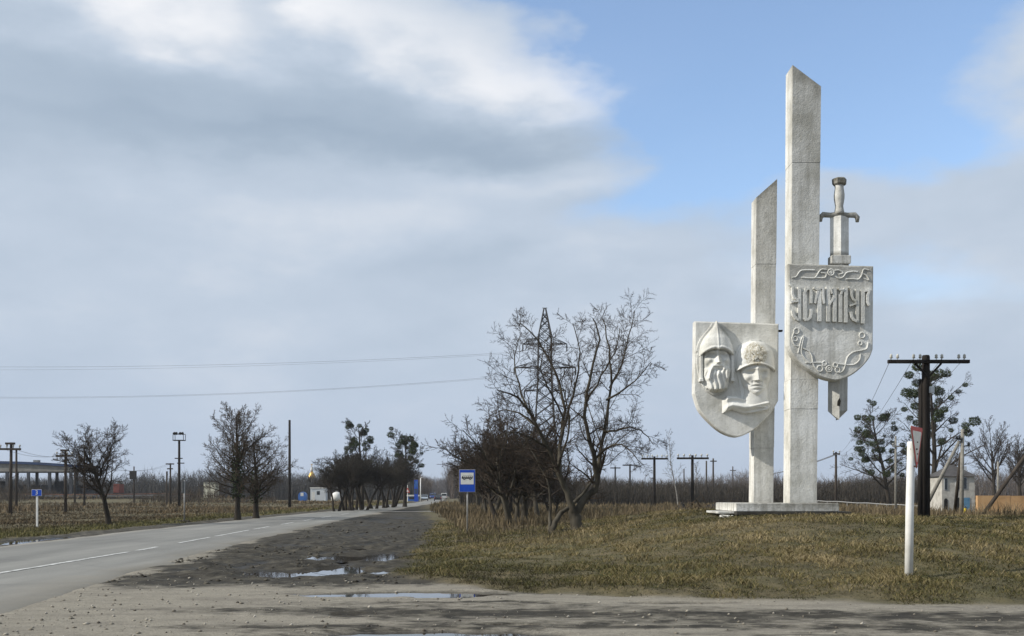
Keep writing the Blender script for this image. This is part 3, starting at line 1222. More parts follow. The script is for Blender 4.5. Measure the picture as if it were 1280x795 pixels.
    letters = [
        [([(172, 318), (172, 716)], 36), ([(62, 292), (92, 322), (92, 400), (110, 448), (160, 470)], 24), ([(74, 500), (110, 488), (160, 488)], 22), ([(92, 590), (104, 650), (132, 690), (160, 704)], 30)],
        [([(235, 385), (235, 700)], 42), ([(228, 395), (250, 352), (280, 336), (304, 356), (308, 400), (308, 512)], 30), ([(230, 702), (268, 700), (298, 676), (308, 630), (308, 578)], 30)],
        [([(405, 352), (405, 722)], 46), ([(352, 512), (372, 420), (392, 360)], 24), ([(340, 330), (372, 348), (408, 344), (446, 322)], 22), ([(446, 322), (446, 420), (458, 516)], 24)],
        [([(508, 316), (508, 724)], 44), ([(582, 330), (582, 726)], 42), ([(518, 530), (545, 486), (572, 440)], 24), ([(536, 330), (552, 400)], 18)],
        [([(650, 402), (650, 730)], 42), ([(712, 330), (712, 736)], 42), ([(656, 410), (668, 372), (696, 350)], 24), ([(626, 330), (646, 356), (690, 352)], 18)],
        [([(848, 346), (848, 738)], 36), ([(748, 318), (778, 346), (780, 420), (800, 466), (838, 488)], 24), ([(758, 540), (798, 526), (838, 512)], 22), ([(768, 610), (780, 670), (806, 706), (838, 722)], 30)],
        [([(912, 352), (912, 746)], 42), ([(924, 372), (962, 362), (1002, 350)], 22), ([(984, 364), (964, 430), (964, 500), (984, 536)], 28)],
    ]
    for let in letters:
        mb = MB()
        for i, (p, w) in enumerate(let):
            stroke(mb, p, w, 0.085 + 0.007 * i)
        fin(mb, 'letter', M['stone_clean'], sh2)

    # --- ornament bands
    def orn(px_pts, rad, name='ornament'):
        mb = MB()
        for p in px_pts:
            p = smooth_curve(p, 4)
            mb.tube([(mpt(a, b, Ys2)[0], Ys2 - 0.006, mpt(a, b, Ys2)[1]) for a, b in p], rad, 6)
        return mb

    k2_ = 116 / 1153

    def Q(*pts):
        return [(980 + a * k2_, 400 + b * k2_) for a, b in pts]

    def circ(cx, cy, r, f):
        return f(*[(cx + r * math.cos(a), cy + r * math.sin(a)) for a in np.linspace(0, 2 * math.pi, 9)])

    def T(*pts):
        return [L(p) for p in pts]
    low_l = [Q((130, 140), (110, 190), (100, 240), (130, 310), (180, 330)), circ(155, 138, 34, Q), circ(140, 235, 28, Q),
             Q((175, 410), (195, 320), (215, 240), (245, 200), (225, 300), (215, 400), (260, 480), (330, 540)),
             Q((230, 350), (310, 390), (345, 450), (365, 560), (420, 630)), Q((270, 530), (360, 530), (450, 530), (510, 550)),
             circ(445, 605, 36, Q), circ(500, 540, 26, Q)]
    low_r = [circ(970, 190, 34, Q), circ(945, 290, 24, Q), Q((1045, 280), (1030, 350), (980, 375), (860, 400), (790, 460), (765, 540), (740, 620), (690, 655), (650, 650)),
             Q((950, 420), (940, 490), (880, 550), (800, 560), (700, 550), (640, 545)), circ(640, 560, 28, Q), circ(665, 620, 30, Q)]
    fin(orn(low_l, 0.022), 'knot_ornament', M['stone_clean'], sh2)
    fin(orn(low_r, 0.022), 'knot_ornament', M['stone_clean'], sh2)
    fin(orn([circ(560, 608, 38, Q), circ(560, 608, 14, Q)], 0.022), 'rosette', M['stone_clean'], sh2)
    top_l = [T((90, 205), (140, 195), (190, 130), (260, 118), (360, 120)), T((200, 205), (280, 210), (360, 208), (400, 150), (440, 110), (495, 115)),
             T((365, 205), (420, 210), (480, 205), (490, 160), (430, 150))]
    top_r = [T((590, 125), (640, 120), (690, 150), (640, 170)), T((600, 190), (640, 215), (690, 200), (730, 150), (800, 135), (860, 140)),
             T((720, 225), (800, 222), (870, 225), (910, 170), (930, 110), (990, 120)), T((900, 160), (960, 180), (990, 235), (930, 215))]
    fin(orn(top_l, 0.022), 'ribbon_ornament', M['stone'], sh2)
    fin(orn(top_r, 0.022), 'ribbon_ornament', M['stone'], sh2)
    fin(orn([circ(548, 145, 36, T), circ(548, 145, 12, T)], 0.022), 'rosette', M['stone'], sh2)

    # --- carved heads: one continuous relief surface each
    def relief(x0, x1, y0, y1, fn, name, mat, wearfn=None, step=0.42):
        xs = np.arange(x0, x1, step)
        ys = np.arange(y0, y1, step)
        PX, PY = np.meshgrid(xs, ys)
        H = fn(PX, PY)
        keep = H > 0.004
        H = np.where(keep, H, -0.012)
        nx, ny = len(xs), len(ys)
        X = (PX - 640) / 1280 * Ys1
        Z = EYE + (HORIZON - PY) / 1280 * Ys1
        v = np.stack([X.ravel(), (Ys1 - H).ravel(), Z.ravel()], 1)
        i = np.arange((ny - 1) * (nx - 1))
        r, c = i // (nx - 1), i % (nx - 1)
        a = r * nx + c
        f = np.stack([a, a + nx, a + nx + 1, a + 1], 1)
        k = keep.ravel()
        f = f[k[f].any(1)]
        used = np.unique(f)
        remap = np.full(len(v), -1)
        remap[used] = np.arange(len(used))
        me = mesh_np(name, v[used], remap[f], mat, True)
        o = link(name, me, sh1)
        w = wearfn(PX.ravel()[used], PY.ravel()[used]) if wearfn else np.zeros(len(used))
        add_color(me, 'wear_and_light', np.repeat(np.clip(w, 0, 1)[:, None], 3, 1))
        return o

    def G(x, y, cx, cy, sx, sy):
        return np.exp(-((x - cx) / sx) ** 2 - ((y - cy) / sy) ** 2)

    def dome(x, y, cx, cy, rx, ry, h, p=0.5):
        q = 1 - ((x - cx) / rx) ** 2 - ((y - cy) / ry) ** 2
        return h * np.clip(q, 0, None) ** p

    def seg(x, y, pts, rad):
        d = np.full(x.shape, 1e9)
        for (a, b) in zip(pts[:-1], pts[1:]):
            ax, ay = a
            bx, by = b
            L2 = (bx - ax) ** 2 + (by - ay) ** 2
            t = np.clip(((x - ax) * (bx - ax) + (y - ay) * (by - ay)) / L2, 0, 1)
            d = np.minimum(d, np.hypot(x - ax - t * (bx - ax), y - ay - t * (by - ay)))
        return np.exp(-(d / rad) ** 2)

    def warrior(x, y):
        cx = 895.0
        d = x - cx
        face = dome(x, y, cx, 456, 18.5, 27, 0.27, 0.42)
        face = face + 0.05 * G(x, y, cx, 441, 15, 2.0)
        for s_ in (-1, 1):
            face = face - 0.13 * G(x, y, cx + s_ * 6.8, 445.0, 4.4, 2.7)
            face = face + 0.045 * G(x, y, cx + s_ * 6.8, 445.6, 2.4, 1.3)
            face = face + 0.055 * G(x, y, cx + s_ * 10.5, 451.5, 3.6, 3.0)
            face = face - 0.05 * G(x, y, cx + s_ * 10.5, 458.5, 3.0, 3.2)
        nose = np.clip((y - 440) / 14.5, 0, 1) * (y < 455.5)
        face = face + (0.045 + 0.12 * nose) * np.exp(-(d / (1.7 + 1.5 * nose)) ** 2) * ((y > 438) & (y < 456.0))
        beard_w = np.interp(y, [452, 462, 474, 486, 492], [18, 18.0, 16.2, 13.0, 5])
        beard = 0.33 * np.clip(1 - (d / beard_w) ** 2, 0, None) ** 0.4 * sstep(455, 463, y) * sstep(492.5, 487, y)
        strands = 0.030 * np.sin(d * 1.15 + 1.8 * np.sin(y * 0.23 + d * 0.05)) * sstep(459, 466, y)
        beard = beard * (1 + 0) + strands * (beard > 0.05)
        beard = beard - 0.10 * G(x, y, cx, 463.2, 5.5, 1.7)
        beard = beard + 0.05 * G(x, y, cx, 469, 5, 3.5)
        h = np.maximum(face * (y < 478), beard * (y > 454.5))
        must = seg(x, y, [(cx, 457.3), (cx - 6, 459.0), (cx - 10.5, 465.0), (cx - 11.5, 474)], 2.5) + seg(x, y, [(cx, 457.3), (cx + 6, 459.0), (cx + 10.5, 465), (cx + 11.5, 474)], 2.5)
        h = h + 0.085 * np.clip(must, 0, 1) * (h > 0.05)
        # helmet: pointed cone with a peaked brim
        w = np.interp(y, [401.5, 406, 411, 417, 424, 432, 440, 447], [0.5, 2.0, 5.2, 10.6, 16.0, 19.6, 21.2, 21.6])
        brim = 437.5 + 0.0185 * d ** 2 + 1.4 * np.exp(-(d / 2.5) ** 2)
        helm = (0.10 + 0.33 * (w / 21.6) ** 0.8) * np.clip(1 - (d / w) ** 2, 0, None) ** 0.36
        helm = helm + 0.035 * np.exp(-((y - brim + 2.0) / 1.6) ** 2) + 0.02 * np.exp(-(d / 1.0) ** 2)
        helm = helm * (np.abs(d) < w)
        h = np.where(y < brim, helm, np.where(y < brim + 26, h, h))
        # cheek straps and the low mail hood around the face
        for s_ in (-1, 1):
            st = (np.abs(d - s_ * 19.3) < 1.7) & (y >= brim) & (y < 475)
            h = np.where(st, np.maximum(h, 0.17), h)
            st = (np.abs(d - s_ * 19.3) < 2.3) & (y >= 474) & (y < 477.5)
            h = np.where(st, np.maximum(h, 0.19), h)
        hood = (((d / 24.5) ** 2 + ((y - 452) / 42.5) ** 2) < 1) & (y > 420)
        hood_top = (np.abs(d) < w + 4.2) & (y > 404) & (y <= 440)
        h = np.where((hood | hood_top) & (h < 0.045), 0.045, h)
        return h

    def soldier(x, y):
        cx = 943.5
        d = x - cx
        jaw = np.interp(y, [455, 466, 476, 484, 490, 495, 497], [18.6, 18.6, 17.6, 14.5, 10.5, 5.0, 0.2])
        face = 0.33 * np.clip(1 - (d / jaw) ** 2, 0, None) ** 0.33 * (y < 497)
        face = face * np.interp(y, [455, 488, 497], [1, 1, 0.72])
        face = face + 0.05 * G(x, y, cx, 462.3, 14, 1.8)
        for s_ in (-1, 1):
            face = face - 0.12 * G(x, y, cx + s_ * 8.6, 467.0, 4.3, 2.3)
            face = face + 0.045 * G(x, y, cx + s_ * 8.4, 467.2, 2.3, 1.2)
            face = face + 0.045 * G(x, y, cx + s_ * 11.5, 473, 4, 3)
            face = face - 0.05 * G(x, y, cx + s_ * 11, 481, 3.4, 4)
            face = face - 0.025 * G(x, y, cx + s_ * 5.5, 480, 1.3, 3)
        nose = np.clip((y - 462) / 14.5, 0, 1) * (y < 477.5)
        face = face + (0.05 + 0.13 * nose) * np.exp(-(d / (1.9 + 1.6 * nose)) ** 2) * ((y > 459) & (y < 478))
        face = face + 0.035 * G(x, y, cx, 481.6, 5.6, 1.3) - 0.075 * G(x, y, cx, 483.4 + 0.02 * d ** 2, 5.6, 0.9) + 0.045 * G(x, y, cx, 485.6, 4.2, 1.3)
        face = face - 0.04 * G(x, y, cx, 488.2, 4, 1.0) + 0.05 * G(x, y, cx, 491.5, 4.5, 2.6)
        neck_w = np.interp(y, [470, 490, 500, 511], [15.0, 14.5, 15.5, 18])
        neck = 0.25 * np.clip(1 - ((d - 0.5) / neck_w) ** 2, 0, None) ** 0.4 * ((y > 466) & (y < 510))
        h = np.maximum(face, neck)
        # cape: folds sweeping to the left
        line_t = np.interp(x, [903, 908, 920, 935, 958.5], [499, 495.5, 497, 502, 500])
        line_b = np.interp(x, [903, 908, 914, 928, 940, 958.5], [517, 514, 512, 517, 516, 513])
        cape = (x > 902) & (x < 958.8) & (y > line_t) & (y < line_b)
        s_ = np.clip((y - line_t) / np.maximum(line_b - line_t, 1), 0, 1)
        ch = 0.15 + 0.09 * np.sin(math.pi * np.clip(s_, 0, 1)) + 0.04 * np.sin(s_ * 9.5 + (x - 905) * 0.10)
        ch = ch * sstep(902, 908, x)
        h = np.where(cape, np.maximum(np.where(x > 926, h, h * (y < line_t + 2)), ch), h)
        # helmet with rolled rim
        brim = 457.5 + 0.0130 * d ** 2
        w = np.interp(y, [426.5, 428.5, 432, 439, 449, 458, 466], [3, 10, 16, 20.8, 23.2, 23.8, 24.0])
        helm = 0.40 * np.clip(1 - (d / w) ** 2, 0, None) ** 0.30 * np.interp(y, [427, 431, 440, 455], [0.45, 0.7, 0.93, 1.0])
        helm = helm + 0.035 * np.exp(-((y - brim + 1.2) / 1.1) ** 2)
        # star relief on the helmet front
        dy = y - 444.5
        ang = np.arctan2(d, -dy)
        rr = np.hypot(d, dy)
        tri = np.abs(((ang / (2 * math.pi) * 5 + 0.5) % 1.0) - 0.5) * 2
        helm = helm + 0.035 * (rr < 10.5 - 6.2 * tri)
        helm = helm * (np.abs(d) < w) * (y > 427)
        h = np.where(y < brim, helm, h)
        halo = ((np.abs(d) < w + 3.0) & (y > 424.5) & (y < 462)) | ((np.abs(d - 0.5) < np.interp(y, [462, 476, 490, 512], [24.5, 21, 18.5, 19])) & (y >= 462) & (y < 505))
        h = np.where(halo & (h < 0.04), 0.04, h)
        return h

    relief(868.5, 922, 401.8, 494, warrior, 'bearded_warrior_relief', M['stone_clean'], lambda x, y: 0.35 * sstep(424, 410, y) + 0.15 * sstep(488, 493, y))
    relief(901, 971, 423, 518, soldier, 'helmeted_soldier_relief', M['soldier'],
           lambda x, y: 0.95 * sstep(16.5, 12.5, np.hypot((x - 941.5) * 1.0, (y - 445) * 1.0) + 6 * (fbm(x, y, 0.25, 3, 7) - 0.5)) * (y < 458.5) * (0.55 + 0.7 * fbm(x, y, 0.4, 3, 9)))

    # --- sword behind the name shield
    Yw = 29.66
    sw = []

    def P2(px, py):
        return mpt(px, py, Yw)

    def blade(pts_l, pts_m, pts_r, d, name, mat, wear_and_light):
        mb = MB()
        n = len(pts_l)
        for arr, yy in ((pts_l, Yw), (pts_m, Yw - d), (pts_r, Yw), (pts_m, Yw + d)):
            for a, b in arr:
                q = P2(a, b)
                mb.v.append((q[0], yy, q[1]))
        for s_ in range(4):
            s2 = (s_ + 1) % 4
            for i in range(n - 1):
                mb.f.append((s_ * n + i, s2 * n + i, s2 * n + i + 1, s_ * n + i + 1))
        mb.f.append((0, n, 2 * n, 3 * n))
        mb.f.append((n - 1, 4 * n - 1, 3 * n - 1, 2 * n - 1))
        return fin(mb, name, mat, root, 0.0, wear_and_light)
    bl = blade([(1037.5, 271), (1037.5, 314), (1037.5, 318), (1037.5, 345), (1035.3, 430), (1034.8, 514), (1046.5, 524.6)],
               [(1049, 271), (1049, 314), (1049, 318), (1049, 345), (1047.5, 430), (1047, 514), (1047, 525)],
               [(1061, 271), (1061, 314), (1061, 318), (1061, 345), (1060, 430), (1059.3, 513), (1047.5, 524.6)], 0.16, 'sword_blade', M['stone'],
               lambda x, y, z: np.where(z < WZ(470, Yw), 0.5, np.where((z < WZ(316, Yw)) & (z > WZ(400, Yw)), 0.8, 0.05)))
    # cavity where the plaster has broken out
    q = P2(1046.2, 503)
    mb = MB().prism([(q[0] - 0.04, q[1] - 0.10), (q[0] + 0.03, q[1] - 0.12), (q[0] + 0.06, q[1] + 0.02), (q[0] + 0.02, q[1] + 0.11), (q[0] - 0.03, q[1] + 0.02)], Yw - 0.172, Yw - 0.13)
    fin(mb, 'broken_patch', M['earth_dark'], bl)
    # collar on the blade where it enters the shield
    a, b = P2(1037, 331.0), P2(1061.5, 320.5)
    fin(MB().box(a[0], b[0], Yw - 0.18, Yw + 0.18, a[1], b[1]), 'blade_collar', M['stone_grey'], bl, 0.02, lambda x, y, z: 0.55 + 0 * x)
    # guard with drooping ends
    mb = MB()
    gp = [(1025.5, 277), (1025.5, 271.5), (1029, 268.3), (1038, 269), (1049, 269.2), (1060, 269), (1068.5, 268.8), (1071.8, 272), (1071.5, 277.5)]
    mb.tube([(P2(a, b)[0], Yw, P2(a, b)[1]) for a, b in gp], [0.05, 0.075, 0.085, 0.075, 0.11, 0.075, 0.085, 0.075, 0.05], 8)
    fin(mb, 'sword_guard', M['stone_grey'], root, 0.0, lambda x, y, z: 0.75 + 0 * x, True)
    mb = MB()
    zc = P2(1049, 267)
    zs_ = lambda py: P2(1049, py)[1] - zc[1]
    mb.lathe([(0.16, zs_(268)), (0.135, zs_(264)), (0.115, zs_(258)), (0.15, zs_(249)), (0.155, zs_(244)), (0.125, zs_(235)), (0.135, zs_(230.5))], 12, (zc[0], Yw, zc[1]))
    fin(mb, 'sword_grip', M['stone'], root, 0.0, lambda x, y, z: 0.35 + 0 * x, True)
    mb = MB()
    mb.lathe([(0.16, zs_(232)), (0.205, zs_(230.4)), (0.215, zs_(224.5)), (0.16, zs_(223))], 6, (zc[0], Yw, zc[1]))
    fin(mb, 'sword_pommel', M['stone_grey'], root, 0.0, lambda x, y, z: 1.0 + 0 * x)

    # --- steel beams that tie pillars and shields
    a, b = P2(968, 404), P2(992, 406)
    fin(MB().box(a[0], b[0], 30.85, 31.0, b[1], a[1]), 'tie_beam', M['steel_dark'], root)
    return root


build_monument()

# ------------------------------------------------------------------ trees
GOLD = 2.399963


def rot_about(v, axis_, ang):
    return Matrix.Rotation(ang, 3, axis_) @ v


class TreeGen:
    def __init__(self, seed, rmin=0.006):
        self.rnd = random.Random(seed)
        self.lines = []          # (level, points, radii)
        self.rmin = rmin
        self.top = 4

    def grow(self, p, d, length, r, level, P):
        rnd = self.rnd
        n = P['segs'][level]
        step = length / n
        pts, rad = [p.copy()], [r]
        tip = P['tip'][level]
        wig = P['wiggle'][level]
        up = P['up'][level]
        d = d.normalized()
        dirs = [d.copy()]
        for i in range(n):
            d = d + Vector((rnd.gauss(0, wig), rnd.gauss(0, wig), rnd.gauss(0, wig) + up))
            d.normalize()
            p = p + d * step
            pts.append(p.copy())
            dirs.append(d.copy())
            rad.append(max(self.rmin, r * (1 - (1 - tip) * (i + 1) / n)))
        self.lines.append((level, pts, rad))
        self.sprout(pts, dirs, rad, length, level, P)
        return pts

    def sprout(self, pts, dirs, rad, length, level, P, start=None, count=None):
        rnd = self.rnd
        if level + 1 >= len(P['segs']):
            return
        n = len(pts) - 1
        nc = P['kids'][level] if count is None else count
        st = P['start'][level] if start is None else start
        az = rnd.random() * 6.28
        for k in range(nc):
            t = st + (1 - st) * (k + rnd.random() * 0.9) / nc
            t = min(t, 0.995)
            i = min(int(t * n), n - 1)
            f = t * n - i
            p = pts[i].lerp(pts[i + 1], f)
            d = dirs[min(i + 1, n)]
            r = rad[i] + (rad[i + 1] - rad[i]) * f
            az += GOLD + rnd.gauss(0, 0.4)
            perp = d.orthogonal().normalized()
            perp = rot_about(perp, d, az)
            ang = R(P['angle'][level] + rnd.gauss(0, P.get('avar', 9)))
            cd = d * math.cos(ang) + perp * math.sin(ang)
            shape = P.get('shape', lambda t: 1.0 - 0.55 * t)(t) if level == 0 else 1.0 - 0.45 * t
            L = P['len'][level] * (shape if level == 0 else shape * length) * rnd.uniform(0.75, 1.2)
            self.grow(p, cd, L, max(self.rmin, min(r * P['rat'][level], r * 0.9)), level + 1, P)

    def mesh(self, name, levels, mat, base):
        groups = {}
        for lv, pts, rad in self.lines:
            if lv not in levels or lv == self.top:
                continue
            sides = 9 if lv == 0 else (6 if lv == 1 else (4 if lv == 2 else 3))
            groups.setdefault((len(pts), sides), []).append((pts, rad))
        V, F, off = [], [], 0
        T3 = None
        top = self.top
        ends = [(pts, rad) for lv, pts, rad in self.lines if lv == top and lv in levels]
        if ends:      # end twigs: thin tapering slivers, two to a twig
            rg = np.random.default_rng(len(ends))
            a = np.array([tuple(e[0][0]) for e in ends])
            b = np.array([tuple(e[0][len(e[0]) // 2]) for e in ends])
            c = np.array([tuple(e[0][-1]) for e in ends])
            w = np.array([max(e[1][0], self.rmin) for e in ends])[:, None] * 1.15
            d = np.cross(c - a, rg.normal(size=a.shape))
            d /= np.linalg.norm(d, axis=1, keepdims=True) + 1e-9
            V.append(np.stack([a - d * w, a + d * w, b + d * w * 0.7, b - d * w * 0.7, c], 1).reshape(-1, 3))
            i = np.arange(len(ends))[:, None] * 5
            F.append(np.concatenate([i, i + 1, i + 2, i + 3], 1))
            T3 = np.concatenate([i + 3, i + 2, i + 4], 1)
            off = len(ends) * 5
        for (n, s), items in groups.items():
            Pn = np.array([[tuple(q) for q in it[0]] for it in items])
            Rn = np.array([it[1] for it in items])
            T = np.gradient(Pn, axis=1)
            T /= np.linalg.norm(T, axis=2, keepdims=True) + 1e-9
            m = T.mean(1)
            ref = np.where(np.abs(m[:, 2:3]) < 0.8, np.array([[0, 0, 1.0]]), np.array([[1.0, 0.2, 0]]))
            N1 = np.cross(T, ref[:, None, :])
            N1 /= np.linalg.norm(N1, axis=2, keepdims=True) + 1e-9
            N2 = np.cross(T, N1)
            a = np.arange(s) * 2 * math.pi / s
            ring = (N1[:, :, None, :] * np.cos(a)[None, None, :, None] + N2[:, :, None, :] * np.sin(a)[None, None, :, None])
            ver = Pn[:, :, None, :] + ring * Rn[:, :, None, None]
            B = len(items)
            idx = (np.arange(B)[:, None, None] * n * s + np.arange(n)[None, :, None] * s + np.arange(s)[None, None, :]) + off
            a0 = idx[:, :-1, :]
            a1 = np.roll(a0, -1, axis=2)
            b0 = idx[:, 1:, :]
            b1 = np.roll(b0, -1, axis=2)
            F.append(np.stack([a0, a1, b1, b0], -1).reshape(-1, 4))
            V.append(ver.reshape(-1, 3))
            off += B * n * s
        if not V:
            return None
        if T3 is not None:
            F.append(T3)
        v = np.concatenate(V) - np.array(base)
        return mesh_np(name, v, F, mat, True)


def leaf_ball(name, n, r, leaf, mat, seed=0):
    rg = np.random.default_rng(seed)
    d = rg.normal(size=(n, 3))
    d /= np.linalg.norm(d, axis=1, keepdims=True)
    c = d * (r * rg.uniform(0.35, 1.0, (n, 1)) ** 0.6) * np.array([1, 1, 0.85])
    a = d + rg.normal(size=(n, 3)) * 0.8
    a /= np.linalg.norm(a, axis=1, keepdims=True)
    b = np.cross(a, rg.normal(size=(n, 3)))
    b /= np.linalg.norm(b, axis=1, keepdims=True)
    s = leaf * rg.uniform(0.7, 1.3, (n, 1))
    v = np.stack([c - b * s * 0.28, c + a * s * 0.1, c + b * s * 0.28 + a * s * 0.5, c + a * s], 1).reshape(-1, 3)
    i = np.arange(n)[:, None] * 4
    f = np.concatenate([i + 0, i + 1, i + 2, i + 3], 1)
    return mesh_np(name, v, f, mat)


MISTLE = [leaf_ball('mistletoe_clump', 420, 0.5, 0.17, M['mistletoe'], s) for s in range(3)]

SPREAD = dict(segs=(6, 7, 5, 3, 2), tip=(0.75, 0.30, 0.3, 0.3, 0.4), wiggle=(0.05, 0.12, 0.15, 0.17, 0.16), up=(0.02, 0.07, 0.05, 0.06, 0.04),
              kids=(7, 9, 8, 6), start=(0.55, 0.18, 0.15, 0.15), angle=(52, 46, 45, 42), len=(3.3, 0.52, 0.5, 0.5), rat=(0.62, 0.5, 0.5, 0.55),
              shape=lambda t: 1.0)
OVAL = dict(segs=(9, 7, 4, 3, 2), tip=(0.18, 0.3, 0.3, 0.35, 0.4), wiggle=(0.03, 0.08, 0.12, 0.14, 0.16), up=(0.02, 0.06, 0.06, 0.06, 0.05),
            kids=(34, 11, 8, 7), start=(0.22, 0.15, 0.12, 0.1), angle=(62, 42, 42, 42), len=(2.25, 0.42, 0.45, 0.5), rat=(0.38, 0.5, 0.55, 0.6),
            shape=lambda t: 0.25 + 1.0 * math.sin(math.pi * min(1, max(0, (t - 0.08) / 0.98)) ** 0.8))
THICKET = dict(segs=(5, 6, 4, 3, 2), tip=(0.5, 0.3, 0.35, 0.4, 0.5), wiggle=(0.09, 0.13, 0.16, 0.18, 0.18), up=(0.03, 0.06, 0.05, 0.05, 0.04),
               kids=(11, 10, 8, 6), start=(0.42, 0.15, 0.12, 0.1), angle=(48, 44, 45, 42), len=(3.0, 0.50, 0.48, 0.5), rat=(0.6, 0.5, 0.55, 0.6),
               shape=lambda t: 1.0 - 0.25 * t)
TALL = dict(segs=(9, 8, 5, 3, 2), tip=(0.25, 0.25, 0.3, 0.35, 0.4), wiggle=(0.04, 0.09, 0.13, 0.15, 0.16), up=(0.02, 0.05, 0.05, 0.05, 0.04),
            kids=(17, 9, 7, 5), start=(0.30, 0.22, 0.2, 0.15), angle=(50, 40, 42, 42), len=(5.4, 0.42, 0.45, 0.5), rat=(0.48, 0.5, 0.55, 0.6),
            shape=lambda t: 1.05 - 0.55 * t)
ASH = dict(segs=(7, 8, 5, 3, 2), tip=(0.4, 0.25, 0.3, 0.35, 0.4), wiggle=(0.03, 0.06, 0.10, 0.12, 0.14), up=(0.02, 0.09, 0.07, 0.06, 0.05),
           kids=(14, 11, 8, 7), start=(0.36, 0.2, 0.15, 0.15), angle=(38, 34, 36, 38), len=(6.2, 0.40, 0.42, 0.45), rat=(0.5, 0.5, 0.55, 0.6),
           shape=lambda t: 1.05 - 0.3 * t)
BIRCH = dict(segs=(10, 5, 3, 2), tip=(0.12, 0.3, 0.3, 0.4), wiggle=(0.035, 0.08, 0.12, 0.14), up=(0.02, 0.10, 0.03, 0.0),
             kids=(26, 6, 4), start=(0.30, 0.2, 0.15), angle=(38, 36, 38), len=(2.2, 0.40, 0.45), rat=(0.35, 0.5, 0.55),
             shape=lambda t: 1.0 - 0.7 * t)


def plant_tree(name, label, loc, seed, trunk_h, trunk_r, P, rmin, mats, scale=1.0, group=None, lean=(0, 0), mist=0, mist_r=0.5, stems=1, ivy=0, mist_zone=(0.45, 1.0)):
    tg = TreeGen(seed, rmin)
    tg.top = len(P['segs']) - 1
    rnd = random.Random(seed + 5)
    for s_ in range(stems):
        a = s_ * 2.4 + seed
        sp = 0.0 if stems == 1 else 0.28
        d = Vector((lean[0] + sp * math.cos(a), lean[1] + sp * math.sin(a), 1))
        p0 = Vector((sp * 0.7 * math.cos(a), sp * 0.7 * math.sin(a), -0.12))
        tg.grow(p0, d, trunk_h * (1 if s_ == 0 else 0.85), trunk_r * (1 if s_ == 0 else 0.8), 0, P)
    # root flare
    for lv, pts, rad in tg.lines:
        if lv == 0:
            rad[0] *= 1.35
    root = empty(name, loc, label, 'tree', group)
    root.scale = (scale,) * 3
    tr = tg.mesh('trunk', (0, 1), mats[0], (0, 0, 0))
    cr = tg.mesh('crown', (2, 3, 4), mats[1], (0, 0, 0))
    link('trunk', tr, root)
    link('crown', cr, root)
    if mist:
        zs = [pt.z for lv, pts, rad in tg.lines for pt in pts]
        zmax = max(zs)
        cand = [pts[len(pts) // 2] for lv, pts, rad in tg.lines if lv == 2 and zmax * mist_zone[0] < pts[2].z < zmax * mist_zone[1]]
        rnd.shuffle(cand)
        for q in cand[:mist]:
            o = link('mistletoe_clump', rnd.choice(MISTLE), root, q)
            k = mist_r / 0.5 * rnd.uniform(0.45, 1.35)
            o.scale = (k, k, k * 0.9)
            o.rotation_euler = (0, 0, rnd.random() * 6)
    if ivy:
        trunk = [l for l in tg.lines if l[0] == 0][0]
        V = []
        F = []
        n = ivy
        rg = np.random.default_rng(seed)
        for k in range(n):
            t = rg.uniform(0.22, 0.72) * (len(trunk[1]) - 1)
            i = int(t)
            c = trunk[1][i].lerp(trunk[1][i + 1], t - i)
            rr = (trunk[2][i] + 0.05 + 0.20 * rg.random())
            a = rg.random() * 6.28
            c = c + Vector((rr * math.cos(a), rr * math.sin(a), 0))
            q = Vector(rg.normal(size=3)).normalized() * 0.09
            w = Vector(rg.normal(size=3)).normalized() * 0.06
            b = len(V)
            V += [tuple(c - w), tuple(c + q), tuple(c + w), tuple(c - q * 0.4)]
            F.append((b, b + 1, b + 2, b + 3))
        link('ivy', mesh_from('ivy', V, F, M['ivy']), root)
    return root


def copy_tree(src, loc, rz, scale, label, group=None):
    r = src.copy()
    COL.objects.link(r)
    r.location = loc
    r.rotation_euler = (0, 0, rz)
    r.scale = (scale,) * 3 if not isinstance(scale, tuple) else scale
    r['label'] = label
    if group:
        r['group'] = group
    for ch in list(src.children):
        c = ch.copy()
        COL.objects.link(c)
        c.parent = r
    return r


def gpos(px, Y, dz=0.0):
    x = WX(px, Y)
    return Vector((x, Y, gz(x, Y) + dz))


